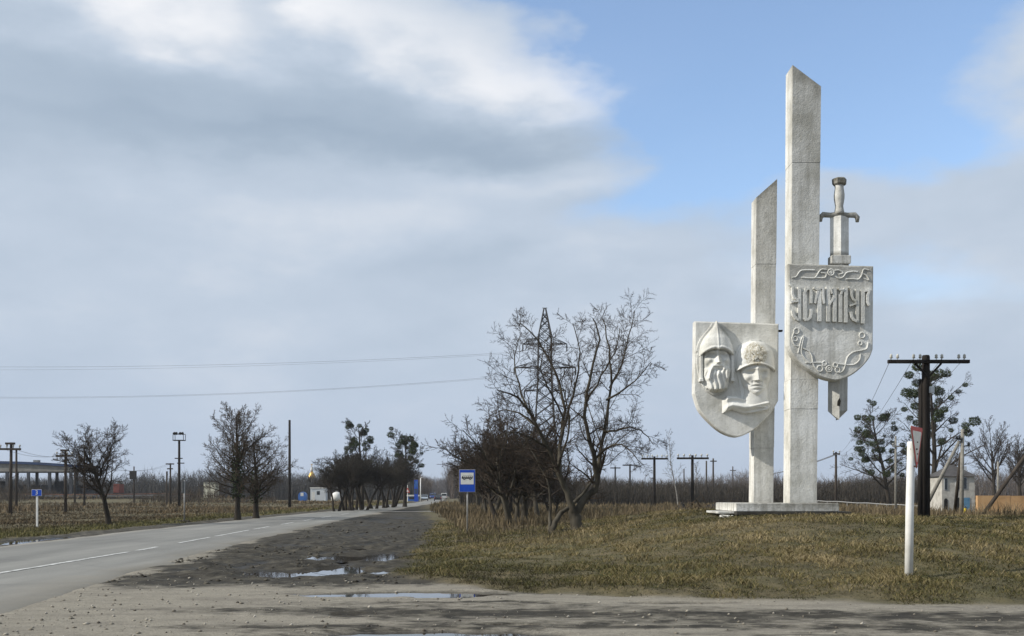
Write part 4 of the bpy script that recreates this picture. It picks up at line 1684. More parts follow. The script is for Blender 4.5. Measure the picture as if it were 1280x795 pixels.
def build_big_tree():
    Y0 = 33.0
    tg = TreeGen(21, 0.0042)
    P = dict(SPREAD)
    P = dict(segs=(6, 8, 5, 4, 2), tip=(0.75, 0.25, 0.3, 0.3, 0.45), wiggle=(0.05, 0.12, 0.17, 0.18, 0.18), up=(0.02, 0.05, 0.045, 0.045, 0.03),
             kids=(7, 13, 11, 9), start=(0.55, 0.16, 0.15, 0.12), angle=(52, 52, 48, 44), len=(3.3, 0.46, 0.50, 0.48), rat=(0.62, 0.42, 0.5, 0.55))

    def limb(px, r0, r1, lv=1, kids=13, start=0.2, L=None):
        pts = []
        for (a, b, dy) in px:
            pts.append(W(a, b, Y0 + dy))
        # resample smoothly
        out = []
        for i in range(len(pts) - 1):
            p0, p1, p2, p3 = pts[max(i - 1, 0)], pts[i], pts[i + 1], pts[min(i + 2, len(pts) - 1)]
            for j in range(3):
                t = j / 3
                q = 0.5 * ((2 * p1) + (p2 - p0) * t + (2 * p0 - 5 * p1 + 4 * p2 - p3) * t * t + (3 * p1 - p0 - 3 * p2 + p3) * t ** 3)
                q = q + Vector((tg.rnd.gauss(0, 0.018), tg.rnd.gauss(0, 0.02), tg.rnd.gauss(0, 0.012)))
                out.append(q)
        out.append(pts[-1])
        n = len(out)
        rad = [r0 + (r1 - r0) * (i / (n - 1)) ** 0.8 for i in range(n)]
        dirs = [(out[min(i + 1, n - 1)] - out[max(i - 1, 0)]).normalized() for i in range(n)]
        tg.lines.append((lv if lv else 0, out, rad))
        if kids:
            length = sum((out[i + 1] - out[i]).length for i in range(n - 1))
            tg.sprout(out, dirs, rad, L or min(length, 2.9), 1, P, start, kids)

    limb([(722, 671, 0), (721.5, 660, 0), (719, 648, 0), (717, 638, 0)], 0.235, 0.165, 0, 0)
    limb([(718, 642, 0), (732, 622, 0.1), (746, 606, 0.2), (744, 580, 0.1), (740, 555, -0.1), (730, 520, -0.3), (737, 474, -0.5), (749, 425, -0.6), (741, 398, -0.6)], 0.14, 0.018, 1, 17)
    limb([(746, 606, 0.2), (750, 570, 0.5), (754, 539, 0.7), (764, 480, 0.9), (761, 436, 1.1), (753, 398, 1.2)], 0.088, 0.016, 1, 15)
    limb([(717, 640, 0), (709, 615, -0.1), (699, 594, -0.2), (686, 562, -0.4), (667, 524, -0.6), (648, 497, -0.9), (622, 488, -1.3)], 0.13, 0.018, 1, 17)
    limb([(699, 594, -0.2), (700, 556, 0.2), (705, 512, 0.5), (694, 466, 0.8), (672, 424, 1.0), (650, 404, 1.1)], 0.085, 0.014, 1, 15)
    limb([(702, 545, 0.2), (712, 508, 0.4), (722, 472, 0.2), (725, 440, 0.0), (716, 404, 0.1)], 0.055, 0.012, 1, 12)
    limb([(754, 539, 0.6), (770, 538, 0.3), (788, 534, -0.1), (806, 541, -0.5), (817, 556, -0.7)], 0.05, 0.010, 1, 11)
    limb([(763, 485, 0.9), (776, 455, 1.0), (786, 420, 1.2), (793, 388, 1.4)], 0.045, 0.011, 1, 11)
    limb([(758, 500, 0.8), (780, 487, 0.4), (800, 470, 0.2), (814, 452, 0.0)], 0.042, 0.010, 1, 11)
    limb([(743, 575, 0.1), (765, 556, -0.6), (784, 560, -1.2), (803, 580, -1.6)], 0.045, 0.010, 1, 10)
    limb([(684, 560, -0.4), (665, 548, -0.9), (640, 540, -1.3), (618, 548, -1.6)], 0.045, 0.010, 1, 10)
    limb([(733, 500, -0.4), (752, 470, -1.2), (768, 440, -1.8), (775, 410, -2.0)], 0.042, 0.010, 1, 10)
    limb([(697, 588, -0.1), (705, 560, -1.2), (712, 520, -2.0), (700, 470, -2.6)], 0.055, 0.010, 1, 11)
    limb([(746, 600, 0.2), (755, 570, 1.2), (742, 530, 2.2), (730, 490, 2.8)], 0.05, 0.010, 1, 11)
    limb([(676, 540, -0.5), (655, 520, 0.2), (632, 512, 0.6), (612, 520, 0.9)], 0.042, 0.010, 1, 13)
    limb([(660, 515, -0.7), (648, 480, -0.2), (644, 445, 0.2), (652, 415, 0.5)], 0.04, 0.010, 1, 13)
    limb([(704, 520, 0.4), (690, 495, -0.6), (676, 460, -1.2), (682, 425, -1.5)], 0.04, 0.010, 1, 13)
    # second stem leaning in from the left, third upright thin stem
    limb([(689, 669, 0.2), (692, 658, 0.25), (699, 644, 0.3), (711, 634, 0.5), (728, 618, 0.8), (742, 596, 1.2), (752, 560, 1.6)], 0.115, 0.03, 1, 7, 0.6)
    limb([(687.5, 666, 0.5), (687, 648, 0.6), (688, 626, 0.8), (684, 600, 1.0), (668, 572, 1.2), (655, 545, 1.4)], 0.075, 0.016, 1, 11, 0.35)
    base = Vector((WX(721, Y0), Y0, gz(WX(721, Y0), Y0)))
    root = empty('bare_fruit_tree', base, 'large spreading bare tree with forked trunk growing at the edge of the monument mound', 'tree')
    link('trunk', tg.mesh('trunk', (0, 1), M['bark_grey'], base), root)
    link('crown', tg.mesh('crown', (2, 3, 4), M['twig'], base), root)


build_big_tree()


def build_trees():
    # left field
    plant_tree('bare_tree', 'bare round-crowned tree standing alone beside the blue kilometre sign', gpos(136, 55), 33, 4.3, 0.15,
               dict(TALL, segs=(8, 8, 5, 3, 2), kids=(19, 12, 9, 8), start=(0.30, 0.18, 0.15, 0.12), angle=(54, 42, 44, 42), avar=12, len=(2.9, 0.44, 0.46, 0.48),
                    tip=(0.3, 0.25, 0.3, 0.3, 0.4), wiggle=(0.07, 0.10, 0.14, 0.16, 0.16), up=(0.02, 0.075, 0.06, 0.05, 0.04), shape=lambda t: 1.15 - 0.5 * t),
               0.0060, (M['bark'], M['twig']), 1.0)
    plant_tree('linden_tree', 'tall bare brownish tree with ivy on its trunk at the roadside', gpos(297, 64), 41, 6.7, 0.19, OVAL, 0.0062, (M['bark'], M['twig_brown']), 1.0, ivy=900)
    plant_tree('linden_tree', 'lower bushy bare tree crowded against the ivy-clad roadside tree', gpos(320, 68), 47, 5.0, 0.20, dict(OVAL, len=(2.35, 0.44, 0.45, 0.5)), 0.0062, (M['bark'], M['twig_brown']), 1.0, ivy=300)
    for px, Y, h in ((126, 82, 0.30), (141, 84, 0.28)):
        pass
    # thicket row left of the road
    ROW = dict(THICKET, start=(0.62, 0.15, 0.12, 0.1), up=(0.03, 0.085, 0.06, 0.05, 0.04), len=(2.5, 0.5, 0.48, 0.5))
    rowg = 'dark thicket trees along the far roadside'
    a = plant_tree('thicket_tree', 'dark bare thicket tree at the cabin end of the roadside row', gpos(421, 96), 51, 3.4, 0.13, ROW, 0.0082, (M['bark'], M['twig_dark']), 1.08, rowg, stems=2)
    b = plant_tree('thicket_tree', 'leaning multi-stemmed bare tree, second in the dark roadside row', gpos(432, 100), 52, 3.7, 0.14, ROW, 0.0082, (M['bark'], M['twig_dark']), 1.15, rowg, stems=3)
    c = plant_tree('thicket_tree', 'broad dense bare tree in the middle of the dark roadside row', gpos(445, 104), 53, 3.8, 0.15, ROW, 0.0085, (M['bark'], M['twig_dark']), 1.16, rowg, stems=2)
    spots = [(a, 441, 99, 1.0, 1.08, 'low dark bare tree in front of the mistletoe tree'),
             (b, 455, 103, 2.2, 1.2, 'dark twiggy tree directly under the mistletoe crown'),
             (c, 468, 112, 0.7, 1.25, 'dense dark tree between the two mistletoe trees of the row'),
             (a, 480, 118, 3.9, 1.3, 'dark bare tree beside the second mistletoe tree'),
             (b, 489, 124, 5.1, 1.32, 'bushy dark tree below the second mistletoe tree'),
             (c, 491, 132, 2.9, 1.22, 'dark bare tree near the filling station end of the row')]
    for src, px, Y, rz, sc, lab in spots:
        copy_tree(src, gpos(px, Y), rz, sc, lab, rowg)
    plant_tree('mistletoe_tree', 'tall tree topped with round green mistletoe above the dark roadside row', gpos(452, 108), 58, 7.6, 0.20,
               dict(TALL, kids=(14, 10, 8, 6), start=(0.45, 0.22, 0.2, 0.15), len=(3.0, 0.45, 0.45, 0.5)), 0.010, (M['bark'], M['twig_dark']), 1.12, None, lean=(0.10, 0), mist=26, mist_r=0.27, mist_zone=(0.52, 1.0))
    plant_tree('mistletoe_tree', 'wide green-clumped mistletoe tree at the road end of the dark row', gpos(506, 130), 59, 7.4, 0.22,
               dict(TALL, kids=(16, 11, 8, 6), len=(3.8, 0.45, 0.45, 0.5)), 0.011, (M['bark'], M['twig_dark']), 1.15, None, mist=36, mist_r=0.32, mist_zone=(0.42, 1.0))
    # row behind the bus stop
    rg = 'bare trees behind the bus stop sign'
    D = dict(THICKET, kids=(12, 11, 8, 6))
    e = plant_tree('verge_tree', 'dense bare tree just right of the bus stop sign', gpos(640, 45), 61, 2.6, 0.14, D, 0.0065, (M['bark_grey'], M['twig']), 1.12, rg, stems=2)
    f = plant_tree('verge_tree', 'bare tree with pale trunk between the bus stop tree and the forked tree', gpos(655, 47), 62, 2.8, 0.16, D, 0.0065, (M['bark_grey'], M['twig']), 1.10, rg, stems=1)
    g = plant_tree('verge_tree', 'thick twiggy tree further along the verge behind the bus stop tree', gpos(627, 58), 63, 3.0, 0.15, D, 0.008, (M['bark'], M['twig']), 1.22, rg, stems=2)
    for src, px, Y, rz, sc, lab in ((e, 612, 72, 2.0, 1.3, 'bare verge tree seen just above the bus stop sign'),
                                    (f, 604, 92, 1.1, 1.4, 'distant bare verge tree beyond the bus stop sign'),
                                    (g, 645, 66, 3.0, 1.2, 'bare tree hidden deep in the row behind the bus stop'),
                                    (f, 672, 62, 4.0, 1.12, 'bare tree under the lattice pylon'),
                                    (e, 597, 118, 0.5, 1.3, 'far bare tree where the verge meets the road'),
                                    (g, 660, 85, 5.2, 1.15, 'bare tree behind the row towards the pylon'),
                                    (e, 692, 72, 5.0, 0.85, 'low bare tree behind the forked tree')):
        copy_tree(src, gpos(px, Y), rz, sc, lab, rg)
    # right hand mistletoe trees
    plant_tree('mistletoe_tree', 'bare tree hung with mistletoe balls between the sword tip and the give way sign', gpos(1112, 118), 71, 12.6, 0.30,
               dict(TALL, kids=(24, 12, 8, 5), start=(0.20, 0.2, 0.15, 0.15), angle=(60, 44, 42, 42), up=(0.02, 0.03, 0.04, 0.05, 0.04), len=(6.8, 0.42, 0.45, 0.5)), 0.012, (M['bark'], M['twig']), 0.86, None, lean=(-0.10, 0), mist=56, mist_r=0.46, mist_zone=(0.22, 0.98))
    plant_tree('mistletoe_tree', 'tall mistletoe-laden tree standing behind the dark telegraph pole', gpos(1165, 112), 72, 13.6, 0.34,
               dict(TALL, kids=(20, 9, 7, 5), start=(0.26, 0.22, 0.2, 0.15), angle=(54, 44, 42, 42), up=(0.02, 0.035, 0.04, 0.05, 0.04), len=(6.6, 0.42, 0.45, 0.5)), 0.012, (M['bark'], M['twig']), 1.02, None, mist=50, mist_r=0.48, mist_zone=(0.42, 0.98))
    plant_tree('ash_tree', 'full-crowned bare tree behind the small white transformer house', gpos(1243, 150), 75, 8.5, 0.32, ASH, 0.0135, (M['bark'], M['twig']), 0.95)
    plant_tree('ash_tree', 'slim twin-stemmed bare tree rising over the ochre wall', gpos(1277, 140), 77, 8.8, 0.28, dict(ASH, len=(4.6, 0.4, 0.42, 0.45)), 0.013, (M['bark'], M['twig']), 0.86, stems=2)
    plant_tree('ash_tree', 'bare tree overlapping the strut pole left of the white house', gpos(1190, 135), 78, 6.0, 0.22, dict(ASH, len=(4.2, 0.4, 0.42, 0.45)), 0.0125, (M['bark'], M['twig']), 0.78)
    plant_tree('birch_tree', 'slender leaning young birch behind the telegraph poles', gpos(848, 112), 81, 8.8, 0.075, BIRCH, 0.009, (M['birch'], M['twig']), 0.98, lean=(-0.06, 0))
    plant_tree('birch_tree', 'thin sapling beside the short pole near the earth heap', gpos(873, 150), 83, 6.6, 0.07, BIRCH, 0.010, (M['birch'], M['twig']), 0.95)


build_trees()


# ------------------------------------------------------------------ poles, wires and the pylon
def utility_pole(name, label, px, py_top, Y, rad, arms=(), mat='pole_wood', ins=True, group=None, lean=0.0, arm_mat=None, sides=8, base_dz=-0.3):
    base = gpos(px, Y)
    root = empty(name, base, label, 'utility pole', group)
    h = WZ(py_top, Y) - base.z
    mb = MB().tube([(0, 0, base_dz), (lean * 0.5, 0, h * 0.5), (lean, 0, h)], [rad * 1.1, rad * 0.98, rad * 0.8], sides)
    mb.build('pole', M[mat], root, None, True)
    for (py, hw, nins) in arms:
        z = WZ(py, Y) - base.z
        lx = lean * z / h
        a = rad * 0.75
        bm_ = MB().box(lx - hw, lx + hw, -rad - a * 1.4, -rad * 0.6, z - a * 0.8, z + a * 0.8)
        arm = bm_.build('crossarm', M[arm_mat or mat], root)
        if ins and nins:
            for k in range(nins):
                t = -0.92 + 1.84 * k / max(1, nins - 1)
                lb = MB().lathe([(0.35 * a, 0), (0.35 * a, a * 1.3), (a * 0.9, a * 1.5), (a * 0.75, a * 2.6), (a * 0.3, a * 2.9)], 7, (lx + t * hw, -rad - a * 0.4, z + a * 0.8))
                lb.build('insulator', M['porcelain'], arm, None, True)
    return root


def build_poles():
    utility_pole('utility_pole', 'wooden pole with two crossarms in front of the arched shed', 13, 553, 93, 0.15, ((554.5, 0.42, 0), (561.5, 0.95, 4)), lean=0.08)
    utility_pole('utility_pole', 'single-arm wooden pole close behind the double-armed pole by the shed', 20.5, 560.5, 128, 0.15, ((562, 0.55, 0),))
    utility_pole('utility_pole', 'wooden pole with two crossarms at the end of the arched shed', 82, 562, 102, 0.15, ((563, 0.40, 0), (570, 0.85, 4)))
    utility_pole('utility_pole', 'short bare pole at the corner of the arched shed', 93.5, 580, 180, 0.17)
    utility_pole('utility_pole', 'pole half hidden by the lone round-crowned tree', 105.5, 556, 150, 0.15, ((559, 0.5, 0),))
    p = utility_pole('utility_pole', 'pole with a dark box near its top beyond the lone tree', 167.5, 583, 170, 0.13)
    MB().box(-0.5, 0.5, -0.7, -0.15, 3.2, 4.6).build('transformer_box', M['steel_dark'], p, (0, 0, 1.0))
    p = utility_pole('utility_pole', 'braced two-legged wooden pole left of the floodlight mast', 213, 579, 165, 0.16, ((580, 0.65, 0), (586, 0.45, 0)))
    MB().tube([(-0.75, 0.3, -0.4), (-0.62, 0.2, 5.4)], 0.14, 7).build('brace_pole', M['pole_wood'], p)
    utility_pole('tall_post', 'very tall bare wooden post standing between the brown trees and the dark row', 362, 525, 150, 0.20, mat='pole_dark')
    # floodlight mast
    Y = 146
    base = gpos(224, Y)
    root = empty('floodlight_mast', base, 'tall wooden floodlight mast with railed platform and lamps', 'floodlight')
    h = WZ(551, Y) - base.z
    MB().tube([(0, 0, -0.3), (0, 0, h)], [0.22, 0.16], 8).build('mast', M['pole_dark'], root, None, True)
    pl = MB().box(-0.78, 0.78, -0.5, 0.5, h, h + 0.12).build('platform', M['steel_dark'], root)
    rail = MB()
    for sx in (-0.74, 0.74):
        for sy in (-0.45, 0.45):
            rail.tube([(sx, sy, h + 0.12), (sx, sy, h + 0.95)], 0.045, 5)
    for sy in (-0.45, 0.45):
        rail.tube([(-0.74, sy, h + 0.95), (0.74, sy, h + 0.95)], 0.045, 5)
    rail.build('railing', M['steel_dark'], pl)
    for sx in (-0.55, -0.28, 0.25, 0.58):
        lm = MB().lathe([(0.10, 0.12), (0.17, 0.0), (0.20, -0.22)], 9)
        o = lm.build('floodlight', M['steel_dark'], root, (sx, -0.3, h + 1.1))
        o.rotation_euler = (R(-55), 0, R(20 * sx))
    for z, hw in ((WZ(573, Y) - base.z, 0.55), (WZ(579, Y) - base.z, 0.8)):
        MB().box(-hw if hw < 0.7 else -0.2, hw, -0.30, -0.18, z - 0.07, z + 0.07).build('crossarm', M['pole_dark'], root)
    # telegraph line on the right
    tg_ = 'small telegraph poles in the scrub field'
    utility_pole('telegraph_pole', 'T-shaped telegraph pole just right of the large forked tree', 818, 570.5, 104, 0.145, ((573.5, 1.35, 6),), mat='pole_dark')
    utility_pole('telegraph_pole', 'T-shaped telegraph pole in front of the dark earth heap', 865.5, 569, 105, 0.165, ((573, 1.62, 6),), mat='pole_dark')
    utility_pole('telegraph_pole', 'thin T-shaped pole seen through the twigs of the forked tree', 787.5, 580, 150, 0.14, ((581.5, 1.1, 0),), mat='pole_dark')
    utility_pole('telegraph_pole', 'faint pole behind the forked tree, beside the thin T-shaped one', 769, 583, 180, 0.15, ((585, 0.9, 0),), mat='pole_dark')
    utility_pole('telegraph_pole', 'short bare stake-like pole by the young birch', 855, 586, 230, 0.16, mat='pole_wood')
    utility_pole('telegraph_pole', 'distant bare pole left of the short white pillar', 883, 576, 215, 0.19, mat='pole_wood')
    utility_pole('telegraph_pole', 'distant pole with a small crossarm beside the short white pillar', 891.5, 573, 225, 0.21, ((576.5, 0.7, 0),), mat='pole_wood')
    utility_pole('telegraph_pole', 'farthest cross-topped pole left of the white pillars', 916, 583, 300, 0.20, ((588, 0.9, 0),), mat='pole_wood')
    utility_pole('telegraph_pole', 'pole with a short crossarm right of the tall white pillar', 1045, 565, 110, 0.14, ((567.5, 0.35, 2),), mat='pole_wood')
    utility_pole('telegraph_pole', 'thin pale pole standing in front of the left mistletoe tree', 1119.5, 545, 90, 0.10, ((558, 0.30, 2),), mat='pole_concrete')
    utility_pole('telegraph_pole', 'grey pole in front of the full-crowned tree by the ochre wall', 1247.5, 577, 100, 0.12, mat='pole_concrete')

    # main telegraph pole
    Y = 33.0
    base = gpos(1157, Y)
    root = empty('telegraph_pole', base, 'thick dark telegraph pole with a wide crossarm of insulators behind the give way sign', 'utility pole')
    h = WZ(444, Y) - base.z
    MB().tube([(-0.02, 0, -0.3), (0, 0, h * 0.5), (0.01, 0, h - 0.05), (0.01, 0, h)], [0.155, 0.14, 0.12, 0.10], 10).build('pole', M['pole_dark'], root, None, True)
    # stub pole strapped to it
    st = MB().tube([(-0.18, -0.02, -0.3), (-0.15, 0.03, WZ(474, Y) - base.z)], [0.09, 0.07], 8).build('stub_pole', M['pole_dark'], root, None, True)
    za = WZ(453, Y) - base.z
    arm = MB().box(WX(1107, Y) - base.x, WX(1208, Y) - base.x, -0.27, -0.14, za - 0.055, za + 0.055).build('crossarm', M['pole_dark'], root, None, False, 0.008)
    for px in (1111, 1119, 1139, 1147, 1167, 1174, 1195, 1202):
        x = WX(px, Y) - base.x
        mb = MB().lathe([(0.012, 0), (0.012, 0.06)], 6, (x, -0.205, za + 0.055))
        mb.lathe([(0.035, 0.05), (0.055, 0.07), (0.04, 0.11), (0.05, 0.13), (0.035, 0.17), (0.012, 0.19)], 8, (x, -0.205, za + 0.055))
        mb.build('insulator', M['porcelain'], arm, None, True)
    for s_ in (-1, 1):
        MB().tube([(0.02, -0.17, za - 0.50), (s_ * 0.42, -0.2, za - 0.06)], 0.035, 6).build('brace', M['pole_dark'], root)
    MB().box(0.05, 0.19, -0.25, -0.14, WZ(492, Y) - base.z, WZ(484, Y) - base.z).build('junction_box', M['wall_palegrey'], root, None, False, 0.01)

    # concrete pole with strut
    Y = 50.0
    base = gpos(1202, Y)
    root = empty('strutted_pole', base, 'grey concrete pole with side brackets and a slanting strut beside the white house', 'utility pole')
    h = WZ(536.5, Y) - base.z
    MB().tube([(-0.02, 0, -0.3), (0.05, 0, h)], [0.115, 0.085], 8).build('pole', M['pole_concrete'], root, None, True)
    MB().tube([W(1158, 632, Y + 0.4) - base, W(1199.5, 551, Y) - base], [0.10, 0.08], 8).build('strut', M['pole_concrete'], root, None, True)
    MB().tube([W(1193, 646, Y + 2.0) - base, W(1201, 566, Y + 0.3) - base], [0.09, 0.07], 8).build('strut', M['pole_wood'], root, None, True)
    for py in (540, 557):
        z = WZ(py, Y) - base.z
        br = MB().tube([(0.03, -0.05, z - 0.04), (0.30, -0.1, z), (0.34, -0.1, z + 0.06)], 0.035, 6).build('bracket', M['steel_dark'], root)
        MB().lathe([(0.04, 0), (0.075, 0.03), (0.05, 0.09), (0.065, 0.12), (0.02, 0.17)], 8, (0.30, -0.1, z)).build('insulator', M['glass_dark'], br, None, True)
    z = WZ(549, Y) - base.z
    br = MB().tube([(0.0, -0.05, z - 0.04), (-0.26, -0.1, z), (-0.3, -0.1, z + 0.05)], 0.035, 6).build('bracket', M['steel_dark'], root)
    for dx in (-0.28, -0.14):
        MB().lathe([(0.04, 0), (0.075, 0.03), (0.05, 0.09), (0.065, 0.12), (0.02, 0.17)], 8, (dx, -0.1, z)).build('insulator', M['glass_dark'], br, None, True)

    # pole out to the right whose strut leans into view
    Y = 44.0
    base = gpos(1296, Y)
    root = empty('strutted_pole', base, 'pole with a long slanting strut in front of the ochre wall', 'utility pole')
    MB().tube([(0, 0, -0.3), (0, 0, 5.4)], [0.12, 0.09], 8).build('pole', M['pole_wood'], root, None, True)
    a = W(1224, 650, Y)
    MB().tube([a - base, W(1290, 558, Y) - base], [0.095, 0.075], 8).build('strut', M['pole_wood'], root, None, True)


build_poles()


def wire(a, b, sag, rad, label, group, n=28):
    pts = []
    for i in range(n + 1):
        t = i / n
        p = a.lerp(b, t)
        p.z -= sag * 4 * t * (1 - t)
        pts.append(p)
    mb = MB().tube(pts, rad, 4)
    o = mb.build('power_line', M['wire'])
    tag(o, label, 'wire', group)


def build_pylon():
    Y = 200.0
    cx = WX(681, Y)
    base = Vector((cx, Y, 0))
    root = empty('lattice_pylon', base, 'tall lattice steel power pylon rising behind the large forked tree', 'pylon')
    zt = WZ(385, Y)

    def hw(z):
        return np.interp(z, [0, 17, 24, 32.5, zt], [3.0, 1.75, 1.35, 1.25, 0.15])
    mb = MB()
    for sx in (-1, 1):
        for sy in (-1, 1):
            pts = [(sx * hw(z), sy * hw(z), z) for z in (0, 6, 12, 17, 24, 32.5, zt)]
            mb.tube(pts, 0.14, 4)
    mb.build('mast_leg', M['steel_dark'], root)
    mb = MB()
    zs = [0, 4.2, 8, 11.4, 14.4, 17, 19.5, 21.8, 24, 26.2, 28.4, 30.5, 32.5, 34.2, 35.6, 36.8]
    for z0, z1 in zip(zs[:-1], zs[1:]):
        a, b = hw(z0), hw(z1)
        for (ax, ay, bx, by) in ((-1, -1, 1, -1), (1, -1, 1, 1), (1, 1, -1, 1), (-1, 1, -1, -1)):
            mb.tube([(ax * a, ay * a, z0), (bx * b, by * b, z1)], 0.075, 4)
            mb.tube([(bx * a, by * a, z0), (ax * b, ay * b, z1)], 0.075, 4)
            mb.tube([(ax * b, ay * b, z1), (bx * b, by * b, z1)], 0.045, 4)
    mb.build('lattice_bracing', M['steel_dark'], root)
    tips = []
    for py, half in ((430, 4.3), (459.5, 6.0), (488, 4.0)):
        z = WZ(py, Y)
        w = hw(z)
        for s_ in (-1, 1):
            mb = MB()
            for sy in (-1, 1):
                mb.tube([(s_ * w, sy * w, z), (s_ * half, 0, z)], 0.09, 4)
                mb.tube([(s_ * w, sy * w, z + 1.3), (s_ * half, 0, z + 0.05)], 0.06, 4)
                for t in (0.35, 0.7):
                    x = s_ * (w + (half - w) * t)
                    mb.tube([(x, sy * w * (1 - t), z), (s_ * (w + (half - w) * (t - 0.25)), sy * w * (1 - t + 0.25), z + 1.3 * (1 - t + 0.2))], 0.045, 4)
            arm = mb.build('crossarm', M['steel_dark'], root)
            MB().lathe([(0.05, -1.5), (0.13, -1.35), (0.13, -0.2), (0.05, 0)], 7, (s_ * half, 0, z)).build('insulator', M['steel_dark'], arm)
        tips.append(base + Vector((-half, 0, z - 1.5)))
    MB().tube([(-0.5, 0, zt), (0.5, 0, zt)], 0.06, 4).build('top_bar', M['steel_dark'], root)
    g = 'high-voltage wires left of the pylon'
    for i, t in enumerate(tips[:2]):
        sag = (3.0, 4.4)[i]
        b = t + Vector((-195, 6, 0.8))
        wire(t, b, sag, 0.020, ('upper', 'middle', 'lower')[i] + ' high-voltage wire sagging left from the pylon', g, 40)
        if i < 2:
            wire(t + Vector((2.2, 3, 0.3)), b + Vector((0, 14, 0.2)), sag * 0.92, 0.016, ('upper', 'middle')[i] + ' far-side wire running beside the pylon conductor', g, 40)


build_pylon()


def build_wires():
    g = 'thin telegraph wires right of the monument'
    A = 33.0
    for k, px in enumerate((1111, 1139, 1174, 1202)):
        a = W(px, 449, A) - Vector((0, 0.2, 0))
        b = W(1043 + k * 1.3, 568, 110)
        wire(a, b, 0.9 + 0.1 * k, 0.008, 'thin wire from the thick telegraph pole past the sword tip, strand %s' % ('one', 'two', 'three', 'four')[k], g)
        wire(b, W(914 + k, 588, 300), 1.8, 0.018, 'thin wire running behind the pillars to the farthest pole, strand %s' % ('one', 'two', 'three', 'four')[k], g)
    g2 = 'wires of the shed poles'
    for k in range(2):
        wire(W(4 + 14 * k, 561, 93), W(74 + 14 * k, 570, 102), 0.35, 0.014, ('near', 'far')[k] + ' wire strung between the double-armed poles at the shed', g2, 12)
    for k in range(2):
        wire(W(74 + 14 * k, 570, 102), W(210 + 4 * k, 580, 165), 1.3, 0.014, ('near', 'far')[k] + ' wire from the shed-end pole to the braced pole', g2, 16)


build_wires()


# ------------------------------------------------------------------ signs
def glyph_mesh(text, size, depth):
    cu = bpy.data.curves.new('glyph', 'FONT')
    cu.body = text
    cu.size = size
    cu.extrude = depth
    cu.align_x = 'CENTER'
    cu.align_y = 'CENTER'
    o = bpy.data.objects.new('glyph_tmp', cu)
    COL.objects.link(o)
    dg = bpy.context.evaluated_depsgraph_get()
    me = bpy.data.meshes.new_from_object(o.evaluated_get(dg))
    bpy.data.objects.remove(o)
    bpy.data.curves.remove(cu)
    return me


